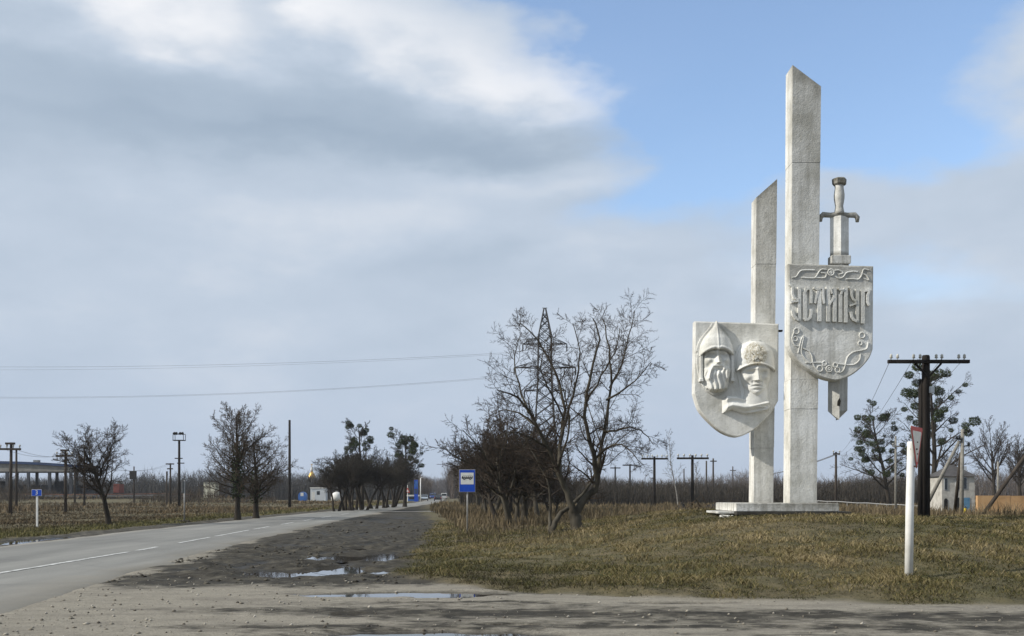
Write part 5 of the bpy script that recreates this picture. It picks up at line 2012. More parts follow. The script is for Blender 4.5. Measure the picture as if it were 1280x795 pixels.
def build_signs():
    # bus stop
    Y = 38.0
    base = gpos(584, Y)
    root = empty('bus_stop_sign', base, 'blue bus stop sign with a white panel and black bus on a thin grey post', 'road sign')
    zt, zb = WZ(586.8, Y) - base.z, WZ(615.3, Y) - base.z
    MB().tube([(0, 0.035, -0.3), (0.01, 0.035, zt - 0.03)], 0.028, 8).build('post', M['galv'], root, None, True)
    w = 0.305
    cz = (zt + zb) / 2
    board = MB().box(-w, w, -0.02, 0.004, zb, zt).build('board', M['galv'], root, None, False, 0.006)
    MB().box(-w + 0.02, w - 0.02, -0.0245, -0.0205, zb + 0.02, zt - 0.02).build('face', M['sign_blue'], board)
    panel_b, panel_t = cz - 0.13, zt - 0.12
    MB().box(-w + 0.065, w - 0.065, -0.0285, -0.0248, panel_b, panel_t).build('panel', M['sign_white'], board)
    zc = panel_t - 0.17
    mb = MB().prism([(-0.20, zc - 0.055), (0.19, zc - 0.055), (0.205, zc - 0.01), (0.195, zc + 0.055), (-0.16, zc + 0.055), (-0.20, zc)], -0.0325, -0.0288)
    bus = mb.build('bus_symbol', M['black_paint'], board)
    for k in range(5):
        x = -0.145 + k * 0.068
        MB().box(x, x + 0.05, -0.0355, -0.0328, zc + 0.0, zc + 0.042).build('window_mark', M['sign_white'], bus)
    for x in (-0.11, 0.11):
        mb = MB()
        mb.prism([(x + 0.042 * math.cos(a), zc - 0.06 + 0.042 * math.sin(a)) for a in np.linspace(0, 2 * math.pi, 13)[:-1]], -0.0345, -0.0291)
        mb.build('wheel_mark', M['black_paint'], bus)
        mb = MB()
        mb.prism([(x + 0.018 * math.cos(a), zc - 0.06 + 0.018 * math.sin(a)) for a in np.linspace(0, 2 * math.pi, 9)[:-1]], -0.0375, -0.0348)
        mb.build('hub_mark', M['sign_white'], bus)
    for z in (zt - 0.12, zb + 0.12):
        MB().box(-0.05, 0.05, 0.0045, 0.07, z - 0.015, z + 0.015).build('clamp', M['galv'], root)

    # kilometre sign
    Y = 51.0
    base = gpos(46, Y)
    root = empty('kilometre_sign', base, 'small blue kilometre plate numbered 3 on a white post beyond the road', 'road sign')
    zt, zb = WZ(611.8, Y) - base.z, WZ(620, Y) - base.z
    MB().box(-0.045, 0.045, 0.004, 0.07, -0.3, zt - 0.04).build('post', M['white_paint'], root, None, False, 0.006)
    w = 0.25
    pl = MB().box(-w, w, -0.016, 0.0, zb, zt).build('plate', M['sign_white'], root, None, False, 0.004)
    MB().box(-w + 0.014, w - 0.014, -0.0205, -0.0165, zb + 0.014, zt - 0.014).build('plate_face', M['sign_blue'], pl)
    me = glyph_mesh('3', 0.30, 0.002)
    me.materials.append(M['sign_white'])
    o = link('numeral', me, pl, (0, -0.025, (zt + zb) / 2))
    o.rotation_euler = (R(90), 0, 0)

    # give way sign on a thick white pipe
    Y = 17.4
    x = WX(1138, Y)
    base = Vector((x, Y, gz(x, Y)))
    root = empty('give_way_sign', base, 'give way sign, red-rimmed triangle turned sideways on a thick white pipe post', 'road sign')
    h = WZ(552, Y) - base.z
    MB().tube([(-0.03, 0, -0.25), (-0.012, 0, h * 0.5), (0.015, 0, h - 0.03), (0.015, 0, h)], [0.070, 0.068, 0.066, 0.062], 18).build('post', M['white_paint'], root, None, True)
    zt, zb = WZ(533.5, Y) - base.z, WZ(588, Y) - base.z
    ang = R(34.6)
    side = (zt - zb) / 0.866
    hub = Vector((WX(1145.5, Y) - base.x, 0.02, 0))
    nrm = Vector((math.cos(ang), -math.sin(ang), 0))
    tan_ = Vector((math.sin(ang), math.cos(ang), 0))

    def tri(s, d, zt_, zb_, name, mat, parent, d2):
        mb = MB()
        hs = s / 2
        pts = [(-hs, zt_), (hs, zt_), (0, zb_)]
        # clipped corners
        poly = []
        for i in range(3):
            a, b, c = pts[i - 1], pts[i], pts[(i + 1) % 3]
            poly.append((b[0] + (a[0] - b[0]) * 0.05, b[1] + (a[1] - b[1]) * 0.05))
            poly.append((b[0] + (c[0] - b[0]) * 0.05, b[1] + (c[1] - b[1]) * 0.05))
        n = len(poly)
        for dd in (d, d2):
            for (u, z) in poly:
                q = hub + tan_ * u + nrm * dd
                mb.v.append((q.x, q.y, z))
        mb.f.append(tuple(range(n)))
        mb.f.append(tuple(n + k for k in reversed(range(n))))
        for k in range(n):
            mb.f.append((k, (k + 1) % n, n + (k + 1) % n, n + k))
        return mb.build(name, mat, parent)
    pl = tri(side, 0.0, zt, zb, 'plate', M['galv'], root, 0.012)
    tri(side - 0.006, 0.0125, zt - 0.002, zb + 0.004, 'red_border', M['sign_red'], pl, 0.016)
    tri(side * 0.74, 0.0165, zt - 0.075, zb + 0.115, 'white_field', M['sign_cream'], pl, 0.0195)
    # bolts on the face
    for dz in (0.26, 0.46):
        q = hub + nrm * 0.022
        MB().tube([(q.x, q.y, zt - dz), (q.x + nrm.x * 0.012, q.y + nrm.y * 0.012, zt - dz)], 0.012, 6).build('bolt', M['rust'], pl)
    for z in (h - 0.13, h - 0.42):
        MB().box(-0.02, 0.10, -0.06, 0.06, z - 0.012, z + 0.012).build('clamp', M['rust'], root)

    # thin signpost with edge-on plate beyond the road
    Y = 60.0
    base = gpos(230.5, Y)
    root = empty('sign_post', base, 'thin grey signpost with an edge-on plate near the floodlight mast', 'road sign')
    h = WZ(600, Y) - base.z
    MB().tube([(0, 0, -0.2), (0, 0, h)], 0.04, 7).build('post', M['galv'], root, None, True)
    MB().box(-0.07, -0.045, -0.3, 0.3, h - 0.75, h - 0.02).build('plate', M['steel_grey'], root)
    mb = MB()
    for k in range(9):
        a = k * 0.7
        mb.lathe([(0.16, -0.1), (0.13, 0.04), (0.05, 0.10)], 6, (0.38 * math.cos(a) * (0.4 + 0.07 * k), 0.3 * math.sin(a), 0.02))
    mb.build('earth_collar', M['earth_dark'], root)


build_signs()


# ------------------------------------------------------------------ buildings
def box_part(name, mat, parent, x0, x1, y0, y1, z0, z1, bevel=0.0):
    return MB().box(x0, x1, y0, y1, z0, z1).build(name, mat, parent, None, False, bevel)


def build_buildings():
    # open arched shed by the railway
    Y = 222.0
    xr = WX(92, Y)
    w = 38.0
    base = Vector((xr - w, Y, 0.3))
    root = empty('open_shed', base, 'long open loading shed with a low arched roof and blue edge by the railway', 'shed')
    zt, ze = WZ(576.3, Y) - 0.3, WZ(583.5, Y) - 0.3
    n = 16

    def arc(t):
        return ze + (zt - ze) * math.sin(math.pi * (0.10 + 0.80 * t) ) ** 0.8 * 1.0
    mb = MB()
    up = [(w * k / n, arc(k / n)) for k in range(n + 1)]
    dn = [(x, z - 0.55) for x, z in up]
    mb.prism(up + dn[::-1], -0.6, 14.6)
    roof = mb.build('roof', M['shed_blue'], root)
    mb = MB()
    up2 = [(0.3 + (w - 0.6) * k / n, arc(k / n) - 0.56) for k in range(n + 1)]
    zb = WZ(589.5, Y) - 0.3
    mb.prism(up2 + [(w - 0.3, zb), (0.3, zb)], -0.25, 0.25)
    mb.build('beam', M['concrete_old'], root)
    mb = MB().prism(up2 + [(w - 0.3, zb), (0.3, zb)], 13.7, 14.2)
    mb.build('beam', M['concrete_old'], root)
    for k in range(9):
        x = 0.6 + (w - 1.2) * k / 8
        for y in (0.0, 13.95):
            box_part('column', M['shed_dark'], root, x - 0.28, x + 0.28, y - 0.24, y + 0.24, -0.6, zb - 0.005)
    for k in range(12):
        x = 1.0 + k * 3.1
        box_part('loading_bay_panel', M['shed_dark'], root, x, x + 2.9, 11.0, 11.3, -0.4, 3.4 + 0.9 * (k % 4 == 1))
    # roof vent
    MB().box(w * 0.72, w * 0.75, 4, 5, zt - 0.9, zt + 0.35).build('roof_vent', M['steel_grey'], roof)

    # railway
    mb = MB()
    rb = []
    for k in range(34):
        x = -170 + k * 3.2
        rb.append((x, 205 + 0.05 * (x + 100), max(gz(x, 205 + 0.05 * (x + 100)), 0.2)))
    v, f = [], []
    for k, (x, y, z) in enumerate(rb):
        for dy, dz in ((-2.6, 0.0), (-1.5, 0.38), (1.5, 0.38), (2.6, 0.0)):
            v.append((x, y + dy, z + dz - 0.15))
        if k:
            for c in range(3):
                a = (k - 1) * 4 + c
                f.append((a, a + 4, a + 5, a + 1))
    bal = tag(link('railway_bed', mesh_from('railway_bed', v, f, M['ballast'])), 'dark railway ballast bed crossing behind the field', 'railway', kind='structure')
    for dy in (-0.76, 0.76):
        MB().tube([(x, y + dy, z + 0.32) for x, y, z in rb], 0.08, 4).build('rail', M['rust'], bal)

    # red goods wagon glimpsed behind the lone tree
    Y = 212
    x0, x1 = WX(144, Y), WX(151.5, Y)
    root = empty('goods_wagon', ((x0 + x1) / 2, Y, gz(x0, Y)), 'small dark red railway wagon glimpsed behind the lone tree', 'wagon')
    z0 = WZ(616, Y) - root.location.z
    z1 = WZ(605, Y) - root.location.z
    hw = (x1 - x0) / 2
    box_part('body', M['red_wagon'], root, -hw, hw, -1.0, 1.6, z0, z1, 0.05)
    box_part('chassis', M['steel_dark'], root, -hw - 0.1, hw + 0.1, -0.9, 1.5, z0 - 0.3, z0 - 0.01)
    for sx in (-0.6, 0.6):
        mb = MB().tube([(sx * hw, -1.05, z0 - 0.45), (sx * hw, -0.9, z0 - 0.45)], 0.4, 10)
        mb.build('wheel', M['steel_dark'], root)

    # cream wall with black lettering remains
    Y = 232
    xa, xb = WX(254.5, Y), WX(269, Y)
    root = empty('painted_hut', ((xa + xb) / 2, Y, 0), 'small cream hut with peeling dark marks beside the ivy-clad tree', 'hut')
    hw = (xb - xa) / 2
    box_part('wall', M['wall_cream'], root, -hw, hw, 0, 3, -0.3, WZ(602.5, Y))
    box_part('roof', M['roof_grey'], root, -hw - 0.2, hw + 0.2, -0.2, 3.2, WZ(602.5, Y) + 0.003, WZ(601.5, Y))
    for k, (u, z, wd, hh) in enumerate(((-0.9, 3.6, 0.25, 0.8), (-0.5, 3.9, 0.45, 0.2), (-0.1, 3.3, 0.2, 0.9), (0.35, 3.8, 0.5, 0.2), (0.6, 3.2, 0.25, 0.5))):
        box_part('peeled_patch', M['concrete_old'], root, u, u + wd, -0.012 - 0.003 * k, -0.003, z, z + hh)

    # roadside cabins
    Y = 245
    root = empty('blue_kiosk', (WX(377.5, Y), Y, 0.1), 'small blue rounded kiosk beside the white cabin', 'kiosk')
    r = 4.8 * Y / 1280
    mb = MB()
    prof = [(-r, 0), (r, 0), (r, 1.2)] + [(r * math.cos(a), 1.2 + r * math.sin(a)) for a in np.linspace(0, math.pi, 9)[1:-1]] + [(-r, 1.2)]
    mb.prism(prof, 0, 2.0)
    mb.build('body', M['kiosk_blue'], root)
    box_part('hatch', M['wall_white'], root, -0.35, 0.35, -0.012, -0.003, 1.1, 1.9)
    root = empty('white_cabin', (WX(397.5, Y), Y, 0.1), 'white site cabin with a dark window by the thicket row', 'cabin')
    hw = 9.5 * Y / 1280
    wl = box_part('wall', M['wall_palegrey'], root, -hw, hw, 0, 2.6, 0, WZ(610.5, Y) - 0.1)
    box_part('roof', M['wall_white'], root, -hw - 0.1, hw + 0.1, -0.12, 2.7, WZ(610.5, Y) - 0.097, WZ(609.3, Y) - 0.1)
    box_part('window', M['glass_dark'], root, -0.3, 0.45, -0.02, -0.003, 1.4, 2.3)
    box_part('door', M['wall_white'], root, -1.5, -0.75, -0.02, -0.003, 0.05, 2.1)
    root = empty('white_tank', (WX(421, 240), 240, 0.1), 'white domed tank behind the first thicket stems', 'tank')
    MB().lathe([(1.3, 0), (1.35, 0.9), (1.2, 1.5), (0.8, 1.9), (0.2, 2.1)], 14).build('shell', M['wall_white'], root, None, True)
    MB().lathe([(0.25, 2.08), (0.25, 2.25)], 8).build('hatch', M['steel_grey'], root)

    # far church with gilded dome
    Y = 380
    root = empty('church', (WX(389, Y), Y, 0), 'far white church tower with a gilded onion dome', 'church')
    k = Y / 1280
    zb_ = WZ(601, Y)
    box_part('tower', M['wall_white'], root, -4.2 * k, 4.2 * k, 0, 8.4 * k, 0, zb_)
    box_part('nave', M['wall_palegrey'], root, 4.2 * k + 0.01, 16 * k, 0.5, 8 * k, 0, zb_ * 0.62)
    MB().lathe([(3.6 * k, 0), (5.2 * k, 3.0 * k), (5.0 * k, 5.5 * k), (2.6 * k, 9.5 * k), (1.2 * k, 12 * k)], 14, (0, 4.2 * k, zb_ + 0.003)).build('dome', M['gold'], root, None, True)
    MB().lathe([(1.5 * k, 12 * k), (1.9 * k, 13.5 * k), (1.6 * k, 16 * k), (0.5 * k, 18 * k)], 10, (0, 4.2 * k, zb_)).build('lantern', M['wall_white'], root, None, True)
    mb = MB().box(-0.12, 0.12, 4.2 * k - 0.1, 4.2 * k + 0.1, zb_ + 18 * k, zb_ + 21.5 * k)
    mb.box(-0.55, 0.55, 4.2 * k - 0.06, 4.2 * k + 0.06, zb_ + 20 * k, zb_ + 20.6 * k)
    mb.build('cross', M['gold'], root)

    # filling station entrance
    Y = 232
    root = empty('price_pylon', (WX(520, Y), Y, 0), 'blue price pylon of the distant filling station', 'sign')
    zt = WZ(600, Y)
    box_part('column', M['sign_blue'], root, -0.42, 0.42, 0, 0.4, 0, zt)
    box_part('price_panel', M['shed_blue'], root, -0.35, 0.35, -0.02, -0.003, zt * 0.35, zt * 0.6)
    box_part('logo_panel', M['kiosk_blue'], root, -0.35, 0.35, -0.02, -0.003, zt * 0.66, zt * 0.95)
    root = empty('lamp_post', (WX(525.7, Y - 4), Y - 4, 0), 'white lamp post beside the blue price pylon', 'lamp post')
    zt = WZ(597.5, Y - 4)
    MB().tube([(0, 0, -0.2), (0, 0, zt)], [0.13, 0.10], 8).build('post', M['white_paint'], root, None, True)
    MB().tube([(0, 0, zt - 0.05), (0.35, -0.3, zt + 0.12)], 0.07, 6).build('lamp_head', M['wall_white'], root)
    root = empty('warning_sign', (WX(509.5, Y - 8), Y - 8, 0), 'red and white roadside sign by the filling station entrance', 'road sign')
    zt = WZ(606, Y - 8)
    MB().tube([(0, 0, -0.2), (0, 0, zt)], 0.09, 6).build('post', M['white_paint'], root)
    mb = MB()
    mb.prism([(-0.55, zt - 1.7), (0.55, zt - 1.7), (0, zt - 0.6)], -0.13, -0.10)
    pl = mb.build('plate', M['sign_red'], root)
    mb = MB().prism([(-0.28, zt - 1.55), (0.28, zt - 1.55), (0, zt - 0.98)], -0.15, -0.133)
    mb.build('plate_face', M['sign_white'], pl)
    root = empty('forecourt_kiosk', (WX(516, Y + 10), Y + 10, 0), 'low blue and white kiosk at the foot of the price pylon', 'kiosk')
    box_part('wall', M['kiosk_blue'], root, -1.3, 1.3, 0, 2, 0, 1.15)
    box_part('canopy', M['wall_white'], root, -1.5, 1.5, -0.3, 2.2, 1.153, 1.5)
    box_part('window', M['glass_dark'], root, -0.9, 0.4, -0.02, -0.003, 0.45, 1.0)

    # transformer house
    Y = 80.0
    xa, xb = WX(1177.5, Y), WX(1218.5, Y)
    base = Vector(((xa + xb) / 2, Y, gz((xa + xb) / 2, Y)))
    hw = (xb - xa) / 2
    root = empty('transformer_house', base, 'small two-storey white transformer house with a grey hipped roof', 'house')
    ze = WZ(595.5, Y) - base.z
    za = WZ(580.5, Y) - base.z
    wall = box_part('wall', M['hut_wall'], root, -hw, hw, 0, 2.5, -0.4, ze)
    mb = MB()
    o_ = 0.18
    mb.v += [(-hw - o_, -o_, ze + 0.003), (hw + o_, -o_, ze + 0.003), (hw + o_, 2.5 + o_, ze + 0.003), (-hw - o_, 2.5 + o_, ze + 0.003), (-0.15, 1.25, za), (0.15, 1.25, za)]
    mb.f += [(0, 1, 5, 4), (1, 2, 5), (2, 3, 4, 5), (3, 0, 4), (3, 2, 1, 0)]
    roof = mb.build('roof', M['roof_grey'], root)
    box_part('chimney', M['wall_palegrey'], roof, hw * 0.55, hw * 0.85, 1.0, 1.35, ze + 0.1, za - 0.12)
    kx = Y / 1280

    def X(px):
        return WX(px, Y) - base.x

    def Z(py):
        return WZ(py, Y) - base.z
    for (a, b, c, d, nm) in ((1180.5, 1184, 612, 598, 'window'), (1195, 1199.5, 612, 597, 'window'), (1203, 1208, 611, 597, 'window')):
        fr = box_part(nm, M['wall_palegrey'], root, X(a) - 0.03, X(b) + 0.03, -0.035, -0.003, Z(c) - 0.04, Z(d) + 0.03)
        box_part('pane', M['glass_dark'], fr, X(a), X(b), -0.05, -0.0355, Z(c), Z(d))
    # arched tall window
    ax, bx, z0_, z1_ = X(1180), X(1184.5), Z(637), Z(626)
    cxm, rr = (ax + bx) / 2, (bx - ax) / 2
    arch = [(ax, z0_), (bx, z0_), (bx, z1_)] + [(cxm + rr * math.cos(a), z1_ + rr * 1.4 * math.sin(a)) for a in np.linspace(0, math.pi, 7)[1:-1]] + [(ax, z1_)]
    MB().prism(arch, -0.03, -0.003).build('arched_window', M['glass_dark'], root)
    dr = box_part('door', M['door_blue'], root, X(1205), X(1212), -0.04, -0.003, Z(644), Z(622))
    box_part('door_handle', M['steel_dark'], dr, X(1206), X(1206.8), -0.07, -0.041, Z(634), Z(633))
    box_part('door', M['glass_dark'], root, X(1196), X(1203.5), -0.04, -0.003, Z(644), Z(622))
    root2 = empty('yellow_barrel', gpos(1205.5, 77), 'yellow barrel by the blue door of the transformer house', 'barrel')
    MB().lathe([(0.17, 0.0), (0.18, 0.1), (0.17, 0.2), (0.18, 0.3), (0.17, 0.55)], 10).build('drum', M['yellow_paint'], root2, None, True)
    MB().lathe([(0.15, 0.551), (0.15, 0.56)], 10).build('lid', M['yellow_paint'], root2)
    # ochre wall made of cast panels
    Y = 75.0
    x0 = WX(1222, Y)
    base = Vector((x0, Y, gz(x0, Y)))
    root = empty('ochre_wall', base, 'ochre plastered yard wall beside the transformer house', 'wall')
    zt = WZ(619.5, Y) - base.z
    for k in range(6):
        a = k * 2.4
        box_part('wall_panel', M['wall_ochre'], root, a, a + 2.388, 0 + 0.01 * (k % 2), 0.3, -0.5, zt - 0.015 * (k % 3))
    # pipe rail fence
    root = empty('pipe_fence', gpos(1120, 98), 'low pale pipe rail fence running behind the give way post', 'fence')
    b = root.location
    pts = []
    for k in range(17):
        px = 1022 + k * 12.4
        Y = 112 - k * 1.5
        pts.append(W(px, 626 + (k / 16) * 10 + 0.4 * math.sin(k * 2.1), Y))
    for k in range(16):
        MB().tube([pts[k] - b, pts[k + 1] - b], 0.055, 5).build('rail', M['galv'], root)
    for k in range(17):
        q = pts[k]
        MB().tube([(q.x - b.x, q.y - b.y + 0.06, gz(q.x, q.y) - b.z - 0.2), (q.x - b.x, q.y - b.y + 0.06, q.z - b.z + 0.04)], 0.045, 5).build('post', M['galv'], root)


build_buildings()


# ------------------------------------------------------------------ cars
def car(px, Y, rz, paint, label, van=False):
    x = WX(px, Y)
    root = empty('car' if not van else 'van', (x, Y, 0.04), label, 'car' if not van else 'van', 'traffic far down the road', rz)
    L, w, h = (4.3, 0.86, 1.45) if not van else (4.9, 0.95, 2.0)
    if van:
        side = [(-2.4, 0.35), (2.4, 0.35), (2.45, 0.9), (2.05, 1.15), (1.55, 1.95), (-2.3, 2.0), (-2.42, 1.1)]
        cab = [(1.1, 1.2), (1.85, 1.2), (1.42, 1.8), (1.1, 1.8)]
    else:
        side = [(-2.12, 0.32), (2.12, 0.32), (2.15, 0.62), (2.02, 0.82), (1.05, 0.95), (0.45, 1.40), (-0.85, 1.45), (-1.5, 1.02), (-2.1, 0.92)]
        cab = [(-1.15, 0.98), (0.92, 0.98), (0.42, 1.33), (-0.78, 1.37)]
    # local: front of the car towards -y
    mb = MB()
    mb.prism([(-u, z) for u, z in side][::-1], -w, w, 'x')
    mb.build('body', M[paint], root, None, False, 0.05)
    for s_ in (-1, 1):
        mb = MB().prism([(-u, z) for u, z in cab][::-1], s_ * (w + 0.004), s_ * (w + 0.014), 'x')
        mb.build('side_window', M['glass_dark'], root)
    # windscreen: thin slab in front of the cabin
    (u0, z0), (u1, z1) = ((1.03, 0.99), (0.49, 1.37)) if not van else ((2.02, 1.22), (1.6, 1.88))
    for (a, za, b, zb) in ((u0, z0, u1, z1),):
        mb = MB()
        n = 0.02
        for (u, z) in ((a, za), (b, zb)):
            for s_ in (-1, 1):
                mb.v += [(s_ * (w - 0.1), -u - n, z + n), (s_ * (w - 0.1), -u - n - 0.01, z + n + 0.01)]
        mb.f += [(1, 3, 7, 5), (0, 4, 6, 2), (0, 1, 5, 4), (2, 6, 7, 3), (0, 2, 3, 1), (4, 5, 7, 6)]
        mb.build('windscreen', M['glass_dark'], root)
    ru = -1.2 if not van else -2.38
    mb = MB().box(-w + 0.14, w - 0.14, (1.29 if not van else 2.415), (1.31 if not van else 2.43), 1.1, 1.36 if not van else 1.8)
    if van:
        mb.build('rear_window', M['glass_dark'], root)
    for s_ in (-1, 1):
        MB().box(s_ * (w - 0.2) - 0.14, s_ * (w - 0.2) + 0.14, -L / 2 - 0.03, -L / 2 + 0.03, 0.62, 0.78).build('headlight', M['lamp_glass'], root)
        MB().box(s_ * (w - 0.14) - 0.1, s_ * (w - 0.14) + 0.1, L / 2 - 0.06, L / 2 + 0.02, 0.68, 0.86).build('tail_light', M['sign_red'], root)
        for u in (-1.3, 1.3):
            ty = MB().tube([(s_ * (w - 0.16), u, 0.31), (s_ * (w + 0.02), u, 0.31)], 0.31, 14).build('wheel', M['tyre'], root)
            MB().tube([(s_ * (w + 0.005), u, 0.31), (s_ * (w + 0.028), u, 0.31)], 0.18, 10).build('rim', M['rim'], ty)
    MB().box(-w + 0.05, w - 0.05, -L / 2 - 0.05, -L / 2 + 0.05, 0.3, 0.5).build('bumper', M['steel_dark'], root)
    return root


car(530.5, 248, R(4), 'car_silver', 'silver car coming towards the junction beside the white lamp post')
car(541, 330, R(4), 'car_blue', 'dark blue van following far behind the silver car', True)
car(547.3, 240, R(184), 'car_black', 'black car driving away down the road')
car(555, 350, R(184), 'car_white', 'white van far down the road ahead of the black car', True)


# ------------------------------------------------------------------ low vegetation
def blade_mesh(name, x, y, z, h, lean, width, tint, rg, flat=0.25):
    n = len(x)
    a = rg.uniform(0, 2 * math.pi, n)
    dx, dy = np.cos(a), np.sin(a)
    # blades turn their broad side in any direction
    b = rg.uniform(0, 2 * math.pi, n)
    sx, sy = np.cos(b) * width / 2, np.sin(b) * width / 2
    p0 = np.stack([x, y, z - 0.02], 1)
    mid = p0 + np.stack([dx * lean * h * 0.35, dy * lean * h * 0.35, h * 0.60], 1)
    tip = p0 + np.stack([dx * lean * h, dy * lean * h, h * np.sqrt(np.clip(1.15 - lean * 0.62, 0.05, 1))], 1)
    s = np.stack([sx, sy, 0 * sx], 1)
    v = np.stack([p0 - s, p0 + s, mid + s * 0.8, mid - s * 0.8, tip], 1).reshape(-1, 3)
    i = np.arange(n)[:, None] * 5
    q = np.concatenate([i, i + 1, i + 2, i + 3], 1)
    t = np.concatenate([i + 3, i + 2, i + 4], 1)
    me = mesh_np(name, v, [q, t], M['blade'])
    add_color(me, 'tint', np.repeat(tint, 5, 0))
    return me


def palette(sel, cols, rg, var=0.25):
    cols = np.array(cols)
    sel = np.clip(sel, 0, 0.9999) * (len(cols) - 1)
    i = sel.astype(int)
    f = (sel - i)[:, None]
    c = cols[i] * (1 - f) + cols[np.minimum(i + 1, len(cols) - 1)] * f
    return c * rg.uniform(1 - var, 1 + var, (len(sel), 1))


STRAW = (0.29, 0.23, 0.125)
OLIVE = (0.135, 0.125, 0.045)
GREEN = (0.075, 0.10, 0.026)
BROWN = (0.125, 0.088, 0.05)
DARK = (0.05, 0.042, 0.022)


def build_grass():
    rg = np.random.default_rng(5)
    # --- matted dead grass on the mound and verge
    n = 560000
    u = rg.random(n)
    Y = 13.8 * (62 / 13.8) ** u                       # denser close by
    X = rg.uniform(-0.62, 0.62, n) * Y + 0.5
    keep = (on_grass(X, Y) > rg.uniform(0.25, 0.75, n)) & (X > poly_y(ROAD_R, Y) + 1.0)
    X, Y = X[keep], Y[keep]
    clump = fbm(X, Y, 1.5, 4, 71)
    bald = fbm(X, Y, 0.9, 4, 72)
    keep = rg.random(len(X)) < sstep(0.28, 0.44, bald) * 0.6 + 0.40
    X, Y, clump, bald = X[keep], Y[keep], clump[keep], bald[keep]
    m = len(X)
    Z = terrain(X, Y)
    h = (0.05 + 0.09 * sstep(0.35, 0.7, clump)) * rg.uniform(0.5, 1.5, m)
    front = Y - poly_y(EDGE_Y, X)
    h *= 0.45 + 0.55 * sstep(0, 1.2, front)
    lean = rg.uniform(0.6, 2.4, m)
    w = (0.0035 + 0.00034 * Y) * rg.uniform(0.7, 1.4, m)
    tone = fbm(X, Y, 0.35, 4, 73) * 0.9 + (clump - 0.5) * 0.9 + rg.normal(0, 0.17, m)
    green_side = sstep(4.0, -1.0, X) * sstep(30, 20, Y) * 0.28
    tone = tone - green_side - 0.18 * sstep(1.0, 0.0, front)
    tint = palette(np.clip((tone - 0.12) / 0.72, 0, 1), ((0.035, 0.03, 0.014), (0.062, 0.064, 0.021), (0.105, 0.094, 0.034), (0.155, 0.125, 0.052), (0.205, 0.162, 0.074), STRAW), rg)
    o = link('mound_grass', blade_mesh('mound_grass', X, Y, Z, h, lean, w, tint, rg))
    tag(o, 'matted straw and olive dead grass covering the mound and verge', 'grass', kind='stuff')

    # --- tall brown weeds beside the bus stop and under the trees
    n = 60000
    Y = rg.uniform(22, 75, n)
    X = rg.uniform(-7.0, 6.0, n)
    dens = sstep(0.5, 2.0, X - poly_y(LAYBY_X, Y)) * sstep(5.5, 1.5, X - 0.06 * (Y - 30)) * sstep(0.42, 0.62, fbm(X, Y, 0.5, 3, 81)) * sstep(25, 32, Y + X) * (1 - 0.8 * np.exp(-((X - 2.1) / 1.6) ** 2 - ((Y - 31.5) / 2.5) ** 2))
    keep = rg.random(n) < dens
    X, Y = X[keep], Y[keep]
    m = len(X)
    h = rg.uniform(0.12, 0.50, m) * (0.3 + 0.8 * fbm(X, Y, 0.6, 3, 82))
    tint = palette(rg.random(m), (DARK, (0.07, 0.055, 0.036), (0.098, 0.077, 0.05), (0.14, 0.112, 0.07), (0.24, 0.195, 0.115)), rg)
    o = link('dry_weeds', blade_mesh('dry_weeds', X, Y, terrain(X, Y), h, rg.uniform(0.2, 1.3, m), 0.0035 + 0.00032 * Y, tint, rg))
    tag(o, 'tall brown dead weeds under the bare trees by the bus stop', 'weeds', kind='stuff')

    # --- field behind the mound
    n = 110000
    Y = 42 * (190 / 42) ** rg.random(n)
    X = rg.uniform(-0.12, 0.60, n) * Y
    keep = (X > poly_y(LAYBY_X, Y) + 1) & (rg.random(n) < 0.35 + 0.65 * sstep(0.42, 0.6, fbm(X, Y * 0.5, 0.18, 3, 83)))
    X, Y = X[keep], Y[keep]
    m = len(X)
    h = rg.uniform(0.2, 0.75, m) * (0.5 + 0.9 * fbm(X, Y, 0.15, 3, 84))
    tone = fbm(X, Y * 0.4, 0.12, 4, 85) + rg.normal(0, 0.16, m)
    tint = palette(tone, (DARK, (0.09, 0.07, 0.042), (0.13, 0.098, 0.057), (0.17, 0.135, 0.078), (0.25, 0.20, 0.118)), rg)
    o = link('field_grass', blade_mesh('field_grass', X, Y, terrain(X, Y), h, rg.uniform(0.1, 0.6, m), 0.0007 * Y, tint, rg))
    tag(o, 'brown dead grass of the scrub field behind the monument', 'grass', kind='stuff')

    # --- left field: reedy rust-brown grass
    n = 110000
    Y = 26 * (215 / 26) ** rg.random(n)
    X = poly_y(ROAD_L, Y) - 1.6 - rg.random(n) ** 1.2 * (0.62 * Y + 4 - 15) 
    keep = (X > -0.66 * Y - 3) & (on_grass(X, Y) > 0.5)
    X, Y = X[keep], Y[keep]
    m = len(X)
    d = poly_y(ROAD_L, Y) - X
    verge = sstep(9.0, 3.0, d)
    patch = fbm(X * 0.6, Y, 0.09, 4, 91)
    h = (0.14 + 0.55 * sstep(0.40, 0.66, patch) * (1 - verge)) * rg.uniform(0.35, 1.3, m)
    tone = patch * 0.7 + fbm(X * 0.3, Y, 0.2, 3, 92) * 0.45 + rg.normal(0, 0.13, m) - 0.10
    tint = palette(tone, (DARK, (0.08, 0.062, 0.038), (0.12, 0.088, 0.05), (0.165, 0.118, 0.066), (0.24, 0.18, 0.105)), rg)
    tv = palette(tone, (DARK, (0.08, 0.075, 0.03), OLIVE, (0.16, 0.13, 0.06), (0.22, 0.18, 0.09)), rg)
    tint = tint * (1 - verge[:, None]) + tv * verge[:, None]
    o = link('field_grass', blade_mesh('field_grass', X, Y, terrain(X, Y), h, rg.uniform(0.15, 1.1, m), 0.0007 * Y + 0.004, tint, rg))
    tag(o, 'rust-brown reedy grass of the open field beyond the road', 'grass', kind='stuff')


build_grass()


